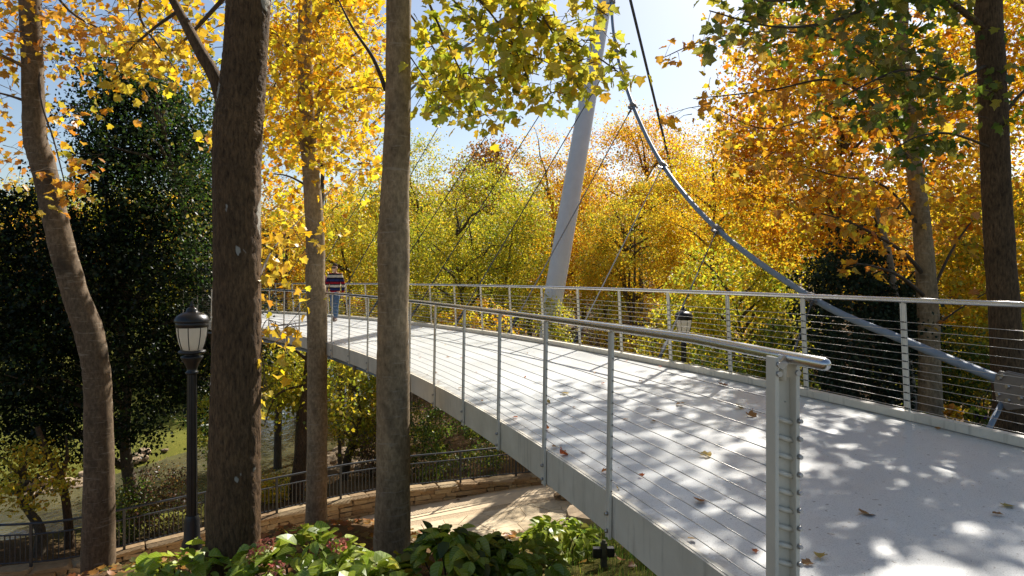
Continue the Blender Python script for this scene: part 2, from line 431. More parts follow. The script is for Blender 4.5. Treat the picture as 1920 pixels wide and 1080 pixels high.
# ------------------------------------------------------------------ terrain
WALL = [(-17.5, 17.6), (-14.5, 17.1), (-12.7, 17.1), (-11.3, 17.45), (-9.9, 18.6), (-7.05, 21.05), (-4.6, 22.8), (-1.75, 23.9), (.15, 24.6), (2.2, 25.2), (5.5, 25.9)]
WPATH = np.array(smoothpath(WALL, 10))
def yw(x): return np.interp(x, WPATH[:, 0], WPATH[:, 1])
RIV = np.array(smoothpath([(-80, 16), (-40, 22), (-24, 26.8), (-18, 30.5), (-15, 36), (-13.2, 44), (-13.5, 58), (-17, 80), (-30, 120), (-60, 200)], 6))
def sstep(a, b, x):
    t = np.clip((x-a)/(b-a), 0, 1); return t*t*(3-2*t)
def riverdist(x, y):
    d = np.full(np.shape(x), 1e9)
    for (ax, ay), (bx, by) in zip(RIV[:-1], RIV[1:]):
        dx, dy = bx-ax, by-ay; t = np.clip(((x-ax)*dx+(y-ay)*dy)/(dx*dx+dy*dy), 0, 1)
        d = np.minimum(d, np.hypot(x-ax-t*dx, y-ay-t*dy))
    return d
WATER_Z = -10.6
def gz(x, y, fine=True):
    x = np.asarray(x, float); y = np.asarray(y, float)
    q = y-yw(x)
    pz = -8.26+.38*sstep(-7, 2, x)                           # the path climbs to the right
    t = np.maximum(0, -4.3-.9*sstep(-4, -1, x)-q)
    left = pz+6.1*(1-np.exp(-t/(8+3*sstep(-3, 0, x))))
    left = np.where(q > .3, pz+.1-np.clip(q-.3, 0, 30)*.13, left)
    right = np.interp(y, [0, 6, 11.5, 14, 19, 26, 32, 60, 120, 260], [-2.4, -2.5, -2.65, -3.3, -5.2, -7.3, -8.3, -8.6, -2, 10])
    z = left+(right-left)*sstep(3.2, 6.0, x)
    far = np.interp(y, [0, 40, 70, 120, 260], [-9.9, -9.9, -8.5, -2, 12])
    z = np.where(q > .3, np.maximum(z, far-.2), z)
    lawn = (x < -8) & (q > 6)
    dr = riverdist(x, y)
    bank = -11.4+np.maximum(0, dr-3.0)*.55
    z = np.where((q > .3) & (dr < 14), np.minimum(z, np.maximum(bank, -11.4)), z)
    if fine: z = z+.05*np.sin(x*1.7+y*.9)*np.sin(y*1.3-x*.6)*(np.abs(q+2) > 2.3)
    return z
def G(x, y): return float(gz(x, y))
def build_ground():
    xs = np.unique(np.concatenate([np.linspace(-260, -40, 24), np.linspace(-40, -22, 20), np.linspace(-22, 16, 130), np.linspace(16, 50, 24), np.linspace(50, 260, 20)]))
    ys = np.unique(np.concatenate([np.linspace(-40, 2, 16), np.linspace(2, 50, 160), np.linspace(50, 90, 24), np.linspace(90, 420, 24)]))
    X, Y = np.meshgrid(xs, ys); Z = gz(X, Y)
    nx, ny = len(xs), len(ys); V = np.stack([X, Y, Z], 2).reshape(-1, 3)
    i = np.arange(ny-1)[:, None]*nx+np.arange(nx-1)[None]; i = i.ravel()
    me = bpy.data.meshes.new('ground'); me.from_pydata(V.tolist(), [], np.stack([i, i+1, i+nx+1, i+nx], 1).tolist())
    q = Y-yw(X); g = sstep(1, 4, -8.5-X+.0*Y)*sstep(4, 7, q)+.75*sstep(4.4, 5.6, -q)*sstep(-.5, 1.2, X)*(X < 4)
    g = np.clip(g+.5*(X > 7)*sstep(0, 3, 14-Y), 0, 1)
    a = me.attributes.new('grass', 'FLOAT', 'POINT'); a.data.foreach_set('value', g.astype(np.float32).ravel())
    me.polygons.foreach_set('use_smooth', [True]*len(me.polygons)); me.materials.append(M['ground'])
    tag(link('ground', me), kind='structure')
    mb = MB(); L = [Vector((p[0], p[1], WATER_Z)) for p in RIV]
    vs = []; fs = []
    for k, p in enumerate(L):
        t = (L[min(k+1, len(L)-1)]-L[max(k-1, 0)]).normalized(); s = Vector((t.y, -t.x, 0))
        vs += [p-s*7, p+s*7]
        if k: fs.append((2*k-2, 2*k-1, 2*k+1, 2*k))
    mb.add(vs, fs); tag(mb.build('river', M['water'], None), kind='structure')
build_ground()

# ------------------------------------------------------------------ footbridge
def edge_curve(p):
    x, y, th, k0, k1, sp, z0, z1, z2, z3 = p; ds = sp/12; c = {0: (x, y, th)}
    cx, cy_ = x, y; n = 27
    tab = [(0., x, y, th)]
    for j in range(n*12):
        s = (j+.5)*ds; t = th+k0*s+k1*s*s; cx -= ds*math.sin(t); cy_ += ds*math.cos(t)
        tab.append(((j+1)*ds, cx, cy_, th+k0*s+k1*s*s))
    tab = np.array(tab)
    def at(i):
        """point, tangent at post number i"""
        s = i*sp
        if s < 0: X, Y, t = x+math.sin(th)*-s, y+math.cos(th)*s, th; z = z0+z1*s
        else:
            X, Y, t = (np.interp(s, tab[:, 0], tab[:, k]) for k in (1, 2, 3)); z = z0+z1*s+z2*s*s+z3*s**3
        return Vector((X, Y, z)), Vector((-math.sin(t), math.cos(t), 0))
    return at
INNER = edge_curve([0.94148, 3.18162, 0.25576, 0.02444, -5e-05, 1.21291, -1.42318, -0.02961, 0.0015, -4e-05])
OUTER = edge_curve([3.53832, 6.102, 0.30221, 0.02804, -0.00026, 1.24869, -1.36524, -0.01281, 0.00015, -1e-05])
RAIL_H = 1.07
def curve_pts(at, i0, i1, step=.25):
    n = max(2, int(round((i1-i0)/step))+1); out = []; sd = []
    for k in range(n):
        p, t = at(i0+(i1-i0)*k/(n-1)); out.append(p); sd.append(Vector((t.y, -t.x, 0)))   # side = to the right of travel
    return out, sd
bridge = empty('footbridge', (1.5, 6, -1.45), 'curved white footbridge with cable wire railings running from lower right into the trees', 'footbridge')
def build_bridge():
    I0, I1 = -4.6, 20.4
    pa, sa = curve_pts(INNER, I0, I1); pb, sb = curve_pts(OUTER, I0-2.4, I1+.8)
    pa = [q+u*.064 for q, u in zip(pa, sa)]; n = len(pa)
    pb = [OUTER(I0-2.4+(I1+.8-I0+2.4)*k/(n-1)) for k in range(n)]; sb = [Vector((t.y, -t.x, 0)) for p, t in pb]; pb = [p for p, t in pb]
    mb = MB(); vs = []; fs = []; LAT = [0, .015, .05, .12, .35, .65, .88, .95, .985, 1]; m = len(LAT)-1; th = .16
    for k in range(n):
        for j in range(m+1):
            vs.append(pa[k].lerp(pb[k], LAT[j]))
    W = m+1
    for k in range(n-1):
        for j in range(m): fs.append((k*W+j, k*W+j+1, (k+1)*W+j+1, (k+1)*W+j))
    o = len(vs); vs += [v-Vector((0, 0, th)) for v in vs]
    fs += [tuple(i+o for i in f[::-1]) for f in fs]
    for k in range(n-1):
        fs += [(k*W, (k+1)*W, (k+1)*W+o, k*W+o), (k*W+m, k*W+m+o, (k+1)*W+m+o, (k+1)*W+m)]
    mb.add(vs, fs); dk = mb.build('deck', M['deck'], bridge)
    at_ = dk.data.attributes.new('grime', 'FLOAT', 'POINT'); gv = [(1, .8, .25, .05, 0, 0, .05, .25, .8, 1)[i % W] for i in range(len(vs))]
    at_.data.foreach_set('value', gv)
    # edge beams: a channel outside the slab, 4 mm proud
    for at, i0, i1, sg in ((INNER, I0, I1, -1), (OUTER, I0-2.4, I1+.8, 1)):
        p, s = curve_pts(at, i0, i1)
        if sg < 0: prof = [(.06, .006), (.014, .006), (.014, -.262), (.124, -.262), (.124, -.245), (.06, -.245)]
        else: prof = [(-.045, .075), (.045, .075), (.045, -.22), (-.02, -.22), (-.02, .004), (-.045, .004)]
        MB().sweep(p, prof, s).build('edge_beam', M['paint'], bridge)
    # splice plates on the inner beam
    # underside: spine tube, cross ribs, ring cables
    p, s = curve_pts(INNER, -3, I1); MB().tube([q+u*1.7+Vector((0, 0, -.62)) for q, u in zip(p, s)], .17, 12).build('spine_tube', M['paint'], bridge)
    for k in range(-1, 19, 2):
        q, t = INNER(k+.5); u = Vector((t.y, -t.x, 0)); mb = MB()
        mb.tube([q+u*.03+Vector((0, 0, -.21)), q+u*1.7+Vector((0, 0, -.62))], [.035, .07], 8)
        mb.tube([q+u*1.7+Vector((0, 0, -.62)), q+u*3.0+Vector((0, 0, -.2))], [.07, .035], 8)
        mb.build('rib', M['paint'], bridge)
    for off in (.30, .40, .50):
        p, s = curve_pts(INNER, 8, I1); MB().tube([q+u*off+Vector((0, 0, -.42-.1*(off-.3))) for q, u in zip(p, s)], .026, 8).build('ring_cable', M['cable'], bridge)
    for k in range(9, 20, 2):
        q, t = INNER(k+.4); u = Vector((t.y, -t.x, 0)); R = Matrix((u, t, Vector((0, 0, 1)))).transposed()
        MB().box(q+u*.4+Vector((0, 0, -.39)), (.34, .10, .14), R).build('cable_bracket', M['cast'], bridge)
    # railings
    def post(at, i, sg, lean):
        p, t = at(i); u = Vector((t.y, -t.x, 0)); up = (Vector((0, 0, 1))-u*sg*lean).normalized()
        R = Matrix((u, t, up)).transposed()
        c0 = p
        lo, hi = (-.272, RAIL_H-.03) if sg < 0 else (.078, RAIL_H-.03)
        mb = MB(); mid = c0+up*((lo+hi)/2)
        for dt in (-.0215, .0215): mb.box(mid+t*dt, (.018, .010, hi-lo), R)
        mb.box(mid, (.008, .033, hi-lo-.004), R)
        mb.tube([c0+up*(hi-.006), c0+up*(RAIL_H+.004)], .012, 8)
        o = mb.build('rail_post', M['post'], bridge)
        fit = MB()
        for k in range(13): 
            w = c0+up*(.03+k*.0703)
            fit.tube([w-u*sg*.005-t*.0285, w-u*sg*.005+t*.0285], .0062, 6)
        fit.build('wire_grommets', M['dark_hole'], o)['kind'] = 'stuff'
        if sg < 0:
            for zz in (-.115, -.225):
                MB().tube([c0-u*.008+up*zz, c0-u*.028+up*zz], [.014, .011], 8).build('bolt', M['fitting'], o)
        return c0, up
    IN = list(range(1, 21)); OU = list(range(-3, 22))
    for i in IN: post(INNER, i, -1, .016)
    for i in OU: post(OUTER, i, 1, .055)
    # handrails and wires
    def line(at, i0, i1, sg, lean, h, step=.25):
        out = []
        n = int((i1-i0)/step)+1
        for k in range(n+1):
            i = i0+(i1-i0)*k/n; p, t = at(i); u = Vector((t.y, -t.x, 0)); up = (Vector((0, 0, 1))-u*sg*lean).normalized()
            out.append(p+up*h)
        return out
    END = -.415
    pts = line(INNER, END-.18, 20.2, -1, .016, RAIL_H)
    for k, p in enumerate(pts[:3]): p.z -= .024*(1-k/3)
    d = (pts[0]-pts[1]).normalized(); mb = MB(); mb.tube([pts[0]+d*.020, pts[0]+d*.016, pts[0]+d*.008, *pts], [.004, .014, .021, *([.024]*len(pts))], 14)
    mb.build('handrail', M['handrail'], bridge)
    MB().tube(line(OUTER, -3.4, 21.1, 1, .055, RAIL_H), .024, 12).build('handrail', M['handrail'], bridge)
    for k in range(13):
        h = .03+k*.0703
        MB().tube(line(INNER, END, 20.2, -1, .016, h, .5), .0026, 5).build('rail_wire', M['wire'], bridge)
        MB().tube(line(OUTER, -3.4, 21.1, 1, .055, h, .5), .0026, 5).build('rail_wire', M['wire'], bridge)
    # the end post: a stiffened channel with rungs and the wire tensioners
    p, t = INNER(END); u = Vector((t.y, -t.x, 0)); Z = Vector((0, 0, 1)); c = p
    R = Matrix((u, t, Z)).transposed(); w = .112
    lo, hi = -.34, RAIL_H-.10
    mb = MB(); mid = c+Z*((lo+hi)/2)
    mb.box(mid+t*.012, (w-.036, .008, hi-lo), R)
    ep = mb.build('end_post', M['post'], bridge, bevel=.001)
    for s in (-1, 1):
        top = hi+.085
        MB().box(c+u*s*(w/2-.009)+Z*((lo+top)/2), (.018, .06, top-lo), R).build('flange', M['post'], ep, bevel=.0015)
        for zz in (.022, .058):
            MB().tube([c+u*s*(w/2-.014)-t*.03+Z*(hi+zz), c+u*s*(w/2-.014)-t*.042+Z*(hi+zz)], .0115, 8).build('bolt', M['fitting'], ep)
    MB().tube([c+Z*(hi-.01), c+Z*(hi+.09)], .016, 10).build('rail_stem', M['post'], ep)
    MB().box(c-u*.012-t*.022+Z*(hi+.062), (.03, .012, .05), R@Matrix.Rotation(.7, 3, 'Y')).build('clip', M['fitting'], ep)
    for k in range(17):
        zz = .03+(k-4)*.0703
        if lo < zz < hi-.12:
            MB().tube([c-u*(w/2-.018)-t*.004+Z*(zz+.013), c+u*(w/2-.018)-t*.004+Z*(zz-.013)], .0105, 8).build('rung', M['post'], ep)
            MB().tube([c+u*(w/2-.004)-t*.028+Z*zz, c+u*(w/2-.004)-t*.046+Z*zz], [.012, .008], 8).build('wire_tensioner', M['fitting'], ep)
build_bridge()
# stone pier under the near span and the abutment behind
def stone_block(mb, c, s, rr):
    c = Vector(c); vs = []
    for x in (-1, 1):
        for y in (-1, 1):
            for z in (-1, 1): vs.append(c+Vector((x*s[0]/2*(1+rr.uniform(-.12, .12)), y*s[1]/2*(1+rr.uniform(-.12, .12)), z*s[2]/2*(1+rr.uniform(-.1, .1)))))
    mb.add(vs, [(0, 1, 3, 2), (4, 6, 7, 5), (0, 4, 5, 1), (2, 3, 7, 6), (0, 2, 6, 4), (1, 5, 7, 3)])

# ------------------------------------------------------------------ mast, main cable, hangers
MASTB = Vector((1.54, 26.3, -1.5)); LEAN = Vector((.194, .30, 1.0))
MTOP = MASTB+LEAN*16.5
def build_mast():
    b = MASTB-LEAN*7.2
    base = MASTB-LEAN*1.9; gzv = G(base.x, base.y)
    o = empty('bridge_mast', base, 'tall leaning pale grey steel mast standing behind the bridge railing', 'mast')
    L = (MTOP-base); pts = [base+L*(i/14) for i in range(15)]
    rs = [.365+.02*math.sin(PI*min(1, i/9))-.13*max(0, i/14-.5) for i in range(15)]
    k0_ = base-LEAN*.0; pts = [base, base+LEAN*.5, base+LEAN*1.1]+pts[2:]; rs = [.14, .24, .33]+rs[2:]
    MB().tube(pts, rs, 28).build('shaft', M['mast'], o)
    MB().box((base.x, base.y, (base.z+.1+gzv-.3)/2), (.40, .40, base.z+.1-gzv+.3)).build('footing', M['concrete_path'], o, bevel=.03)
    MB().tube([MTOP-LEAN*.15, MTOP+LEAN*.12], [.33, .27], 20).build('cap', M['cast'], o)
build_mast()
CAB = [(1885, 716, 9.3), (1700, 640, 11.1), (1525, 560, 13.5), (1345, 430, 17.3), (1243, 310, 20.8), (1187, 198, 23.4), (1157, 97, 26.0), (1147, 3, 28.2)]
cabp = [P(*c) for c in CAB]+[MTOP]
def build_cables():
    o = empty('suspension_cable', cabp[0], 'thick blue grey suspension cable rising from right anchor plate to the mast top', 'cable')
    pts = [Vector(p) for p in smoothpath([tuple(p) for p in cabp], 6)]
    MB().tube(pts, .068, 14).build('main_cable', M['cable'], o)
    tops = cabp[2:]; 
    lc = [MTOP, P(847, 105, 34), P(790, 150, 35.5), P(640, 285, 39), P(500, 400, 42), P(380, 470, 44)]
    lpts = [Vector(p) for p in smoothpath([tuple(p) for p in lc], 6)]
    MB().tube(lpts, .068, 10).build('main_cable', M['cable'], o)
    ends = [1.4+1.97*k for k in range(10)]
    tp = tops+[lpts[4], lpts[7], lpts[11]]
    for k, (tpt, e) in enumerate(zip(tp, ends)):
        q, t = OUTER(e); u = Vector((t.y, -t.x, 0)); q = q+u*.05+Vector((0, 0, -.08))
        d = (q-tpt).normalized()
        a = tpt+d*.16
        hg = MB(); hg.tube([a, a+d*.55, a+d*.62, q-d*1.0, q-d*.93, q], [.032, .030, .0155, .0155, .03, .03], 8)
        hg.build('hanger', M['cable_dark'], o)
        MB().box(q-d*.05, (.06, .12, .16)).build('hanger_lug', M['cast'], o)
        if k < 7:
            # clamp: two half shells, a downward ear and bolts
            i = min(range(len(pts)), key=lambda j: (pts[j]-tpt).length); td = (pts[min(i+1, len(pts)-1)]-pts[max(i-1, 0)]).normalized()
            cl = MB(); cl.tube([tpt-td*.13, tpt-td*.11, tpt+td*.11, tpt+td*.13], [.085, .105, .105, .085], 12)
            n = td.cross(d).normalized(); e2 = n.cross(td).normalized()
            if e2.dot(d) < 0: e2 = -e2
            R = Matrix((td, n, e2)).transposed()
            cl.box(tpt+d*.20, (.13, .05, .26), R); cl.box(tpt-e2*.11, (.2, .09, .05), R)
            c = cl.build('cable_clamp', M['cast'], o)
            for s in (-.07, .07): MB().tube([tpt+td*s-e2*.13-n*.0, tpt+td*s-e2*.165], .02, 6).build('bolt', M['fitting'], c)
            MB().tube([tpt+d*.27-n*.045, tpt+d*.27+n*.045], .03, 8).build('pin', M['fitting'], c)
    # anchor plates at the low end
    a = cabp[0]; td = (cabp[1]-a).normalized(); dn = -td; side = Vector((0, 0, 1)).cross(td).normalized(); e2 = td.cross(side).normalized()
    R = Matrix((td, side, e2)).transposed()
    pl = MB(); prof = [(.10, .07), (.05, .14), (-.36, .20), (-.50, .06), (-.46, -.18), (-.16, -.34), (.02, -.28), (.10, -.08)]
    for s in (-.055, .055):
        f = [a+td*x+e2*y+side*(s-.014) for x, y in prof]; b = [a+td*x+e2*y+side*(s+.014) for x, y in prof]; n = len(prof)
        pl.add(f+b, [tuple(range(n)), tuple(range(2*n-1, n-1, -1))]+[(j, (j+1) % n, n+(j+1) % n, n+j) for j in range(n)])
    pp = pl.build('anchor_plate', M['cast'], o)
    for x, y in ((.02, .05), (-.12, -.02), (.0, -.18), (-.16, -.2), (-.34, .06), (-.33, -.1), (-.02, .10)):
        MB().tube([a+td*x+e2*y-side*.10, a+td*x+e2*y+side*.10], .026, 8).build('bolt', M['fitting'], pp)
    foot = P(1840, 832, 9.0); MB().tube([a+td*-.02-e2*.25, foot, foot+(foot-a)*.8], .036, 10).build('anchor_strut', M['cable'], o)
    back = a-td*1.8; back.z = G(back.x, back.y)-.1
    MB().tube([a-td*.4, back], .07, 10).build('anchor_stay', M['cast'], o)
    # back stay
    e = P(1337, 640, 72); bs = empty('back_stay', e, 'thin dark back stay cable crossing the sky beside the mast', 'cable')
    e2_ = Vector((e.x, e.y, G(e.x, e.y))); MB().tube([MTOP, e, e+(e-MTOP).normalized()*3], .075, 8).build('stay_cable', M['cable_dark'], bs)
    MB().box(e+(e-MTOP).normalized()*2.5, (.8, .8, 1.0)).build('stay_block', M['concrete_path'], bs)
build_cables()

# ------------------------------------------------------------------ path, stone wall, fence
def wall_at(s):
    """point and tangent on the wall line by arc length"""
    d = np.concatenate([[0], np.cumsum(np.hypot(*np.diff(WPATH, axis=0).T))])
    x = np.interp(s, d, WPATH[:, 0]); y = np.interp(s, d, WPATH[:, 1])
    x2 = np.interp(s+.1, d, WPATH[:, 0]); y2 = np.interp(s+.1, d, WPATH[:, 1]); x1 = np.interp(s-.1, d, WPATH[:, 0]); y1 = np.interp(s-.1, d, WPATH[:, 1])
    t = Vector((x2-x1, y2-y1, 0)).normalized()
    return Vector((x, y, 0)), t
WLEN = float(np.sum(np.hypot(*np.diff(WPATH, axis=0).T)))
WALL_TOP = -7.55
def bevel_block(seed, jit=.14):
    rr = random.Random(seed); bm = bmesh.new(); bmesh.ops.create_cube(bm, size=1)
    for v in bm.verts: v.co += Vector((rr.uniform(-jit, jit), rr.uniform(-jit, jit), rr.uniform(-jit, jit)))
    bmesh.ops.bevel(bm, geom=list(bm.edges), offset=.09, segments=1, affect='EDGES', profile=.6)
    me = bpy.data.meshes.new('stone'); bm.to_mesh(me); bm.free(); return me
STONES = []
for k in range(10):
    me = bevel_block(k); me.materials.append(M['wallstone']); STONES.append(me)
def build_wall():
    root = empty('stone_wall', (-5, 22.6, -8.2), 'low curved tan stone wall with flat caps under the dark metal fence', 'wall')
    core = MB(); pts = []; sd = []
    n = 60
    for k in range(n+1):
        p, t = wall_at(WLEN*k/n); pts.append(Vector((p.x, p.y, WALL_TOP))); sd.append(Vector((t.y, -t.x, 0)))
    core.sweep(pts, [(-.16, -.10), (.16, -.10), (.16, -1.3), (-.16, -1.3)], sd).build('wall_core', M['mortar'], root)
    off = root.location; rr = random.Random(4); count = 0
    z_rows = []; s = 0; row = 0; top = WALL_TOP-.085
    zt = top
    while zt > WALL_TOP-.86 and row < 5:
        h = rr.uniform(.13, .19); s = rr.uniform(0, .3)+ (2.5 if row else 2.0)
        while s < WLEN-.4:
            w = rr.uniform(.18, .60); p, t = wall_at(s+w/2); u = Vector((t.y, -t.x, 0))
            zc = zt-h/2
            if zc+h/2 > G(p.x+u.x*.4, p.y+u.y*.4)-.05 and count < 296:
                o = link('stone', STONES[rr.randrange(10)], root, p+u*(.115+rr.uniform(0, .03))+Vector((0, 0, zc+rr.uniform(-.008, .008)))-off)
                o.scale = (w*.97, .22, h*rr.uniform(.82, 1.03)); o.rotation_euler = (rr.uniform(-.05, .05), rr.uniform(-.06, .06), math.atan2(t.y, t.x)); count += 1
            s += w
        zt -= h; row += 1
    s = 2.0
    while s < WLEN-.5:
        w = rr.uniform(.5, .9); p, t = wall_at(s+w/2)
        o = link('cap_stone', STONES[rr.randrange(10)], root, p+Vector((t.y, -t.x, 0))*.02+Vector((0, 0, WALL_TOP-.04))-off)
        o.scale = (w*.985, .52+rr.uniform(-.03, .03), .095); o.rotation_euler = (0, 0, math.atan2(t.y, t.x)); s += w
    # fence
    fr = empty('metal_fence', (-5, 22.6, WALL_TOP), 'dark metal baluster fence standing on the low stone wall', 'fence')
    top = WALL_TOP+.012
    def railpts(h): return [Vector((*wall_at(1.2+(WLEN-1.6)*k/70)[0].xy, top+h)) for k in range(71)]
    for nm, h, r in (('top_rail', 1.07, .032), ('middle_rail', .80, .022), ('bottom_rail', .10, .022)): MB().tube(railpts(h), r, 8).build(nm, M['fence'], fr)
    bal = MB().box((0, 0, 0), (.022, .022, .70)).mesh('baluster', M['fence']); off = fr.location
    pst = MB().box((0, 0, 0), (.06, .06, 1.09)).mesh('fence_post', M['fence'])
    s = 1.3; j = 0; nb = 0
    while s < WLEN-.5:
        p, t = wall_at(s)
        if j % 17 == 0:
            o = link('fence_post', pst, fr, p+Vector((0, 0, top+.535))-off)
        else:
            o = link('baluster', bal, fr, p+Vector((0, 0, top+.45))-off); nb += 1
        o.rotation_euler = (0, 0, math.atan2(t.y, t.x)); s += .122; j += 1
build_wall()
def path_strip(name, q0, q1, mat, lift, s0=.5, s1=None, parent=None, wob=0):
    s1 = s1 or WLEN-.3; n = 120; vs = []; fs = []; rr = random.Random(9)
    for k in range(n+1):
        p, t = wall_at(s0+(s1-s0)*k/n); u = Vector((t.y, -t.x, 0))
        for j in range(5):
            q = q0+(q1-q0)*j/4+(rr.uniform(-wob, wob) if j in (0, 4) else 0); a = p+u*q; vs.append((a.x, a.y, float(gz(a.x, a.y, False))+lift))
        if k: fs += [((k-1)*5+j, (k-1)*5+j+1, k*5+j+1, k*5+j) for j in range(4)]
    return MB().add(vs, fs, True).build(name, mat, parent)
tag(path_strip('path', .12, 1.6, M['concrete_path'], .02), kind='structure')
tag(path_strip('gravel', 1.5, 2.15, M['gravel'], .012, wob=.12), kind='structure')
def build_flags():
    root = tag(path_strip('flagstone_path', 1.95, 5.0, M['gravel'], .008), kind='structure')
    rr = random.Random(12); seeds = []
    S0, S1, Q0, Q1 = WLEN-12.5, WLEN-1.5, 2.0, 5.0
    while len(seeds) < 62:
        c = (rr.uniform(S0, S1), rr.uniform(Q0, Q1))
        if all(math.hypot(c[0]-d[0], (c[1]-d[1])) > .52 for d in seeds): seeds.append(c)
        elif rr.random() < .004: break
    off = root.location
    for c in seeds:
        poly = [(S0, Q0), (S1, Q0), (S1, Q1), (S0, Q1)]
        for d in seeds:
            if d is c or math.hypot(c[0]-d[0], c[1]-d[1]) > 2.6: continue
            mx, my = (c[0]+d[0])/2, (c[1]+d[1])/2; nx, ny = d[0]-c[0], d[1]-c[1]; ln = math.hypot(nx, ny); nx /= ln; ny /= ln
            f = lambda p: (p[0]-mx)*nx+(p[1]-my)*ny+.011
            new = []
            for a, b in zip(poly, poly[1:]+poly[:1]):
                fa, fb = f(a), f(b)
                if fa <= 0: new.append(a)
                if fa*fb < 0: t = fa/(fa-fb); new.append((a[0]+(b[0]-a[0])*t, a[1]+(b[1]-a[1])*t))
            poly = new
            if len(poly) < 3: break
        if len(poly) < 3: continue
        lift = .035+rr.uniform(-.006, .008); vs = []
        for q, w in poly:
            p, t = wall_at(q); u = Vector((t.y, -t.x, 0)); a = p+u*w; vs.append(Vector((a.x, a.y, float(gz(a.x, a.y, False))+lift)))
        n = len(vs); vs += [v-Vector((0, 0, .05)) for v in vs]
        MB().add(vs, [tuple(range(n)), tuple(range(2*n-1, n-1, -1))]+[(j, (j+1) % n, n+(j+1) % n, n+j) for j in range(n)]).build('flagstone', M['flag'], root)
build_flags()
#@@PART2
# ------------------------------------------------------------------ trees
CROWN_MESHES = {}
def limb_pts(a, b, rise=.25, n=7, wig=.06, rr=random):
    a, b = Vector(a), Vector(b); L = (b-a).length; out = []
    for i in range(n):
        t = i/(n-1); p = a.lerp(b, t)+Vector((0, 0, rise*L*math.sin(PI*t)*.5))
        if 0 < i < n-1: p += Vector((rr.uniform(-1, 1), rr.uniform(-1, 1), rr.uniform(-1, 1)))*wig*L*.5
        out.append(p)
    return out
def taper(r0, r1, n): return [r0+(r1-r0)*i/(n-1) for i in range(n)]
def crown_tree(name, label, cat, x, y, crowns, pal, trunk_r=.18, leaf=.13, clumps=220, per=45, rad=.55, group=None, seed=0,
               trunk=None, limbs=9, bark='bark_far', mat='leaf', tm=T_DIA, tilt=1.0, lean=(0, 0), hollow=.3, mixin=.5, stems=1, share=None):
    """crowns: list of (cx, cy, cz, rx, ry, rz) in world metres"""
    rr = random.Random(seed); rng = np.random.default_rng(seed+1000)
    z0 = G(x, y)-.15
    o = empty(name, (x, y, z0), label, cat, group)
    cx, cy_, cz, rx, ry, rz = crowns[0]
    if trunk is None:
        for s in range(stems):
            bx, by = (rr.uniform(-.5, .5)*(stems > 1), rr.uniform(-.5, .5)*(stems > 1))
            top = Vector((cx+rr.uniform(-.3, .3)*rx*(1+stems*.3), cy_+rr.uniform(-.3, .3)*ry, cz+rz*rr.uniform(.05, .3)))
            pts = [Vector(p) for p in smoothpath([(x+bx, y+by, z0), tuple(Vector((x+bx, y+by, z0)).lerp(top, .35)+Vector((rr.uniform(-.25, .25), rr.uniform(-.2, .2), 0))), tuple(Vector((x, y, z0)).lerp(top, .7)+Vector((rr.uniform(-.35, .35), rr.uniform(-.3, .3), 0))), tuple(top)], 4)]
            n = len(pts); rs = [trunk_r*(1.35 if i == 0 else 1)*(1-.85*i/(n-1))/(1+.25*(stems-1)) for i in range(n)]
            MB().tube(pts, rs, 10, wob=.06, seed=seed+s).build('trunk', M[bark], o)
            tp = pts
    else: tp = trunk
    tot = sum(c[3]*c[5] for c in crowns); off = o.location
    key = share
    allc = []; 
    for c in crowns:
        k = max(6, int(clumps*c[3]*c[5]/tot)); allc.append(ellipsoid_points(k, c[3], c[4], c[5], rng, hollow)+np.array(c[:3]))
    cent = np.concatenate(allc)
    pos, col = clump_leaves(cent, per, rad*rng.uniform(.6, 1.35, len(cent)), pal, rng, mixin)
    size = leaf*rng.uniform(.65, 1.3, len(pos))
    me = leaf_mesh('crown', tm, pos-np.array(off), size, col, rng, M[mat], tilt=tilt)
    c = link('crown', me, o); c['kind'] = 'stuff'
    idx = rng.choice(len(cent), min(limbs, len(cent)), replace=False)
    for j, i in enumerate(idx):
        e = Vector(cent[i]); h = min(range(len(tp)), key=lambda k: abs(tp[k].z-(e.z-.45*(e-Vector((cx, cy_, e.z))).length-.3)))
        h = max(len(tp)//4, min(h, len(tp)-2))
        MB().tube(limb_pts(tp[h], e, .18, 6, .08, rr), taper(trunk_r*.38, .012, 6), 6).build('limb', M[bark], o)
    return o
def px_crown(px, y0, y1, d, hw, depth=None):
    """crown ellipsoid from its outline in the photograph, at distance d"""
    rx = hw/F*d; a = P(px, (y0+y1)/2, d); rz = (y1-y0)/2/F*d
    return (a.x, a.y, a.z, rx, depth or min(rx, 4.5), rz)

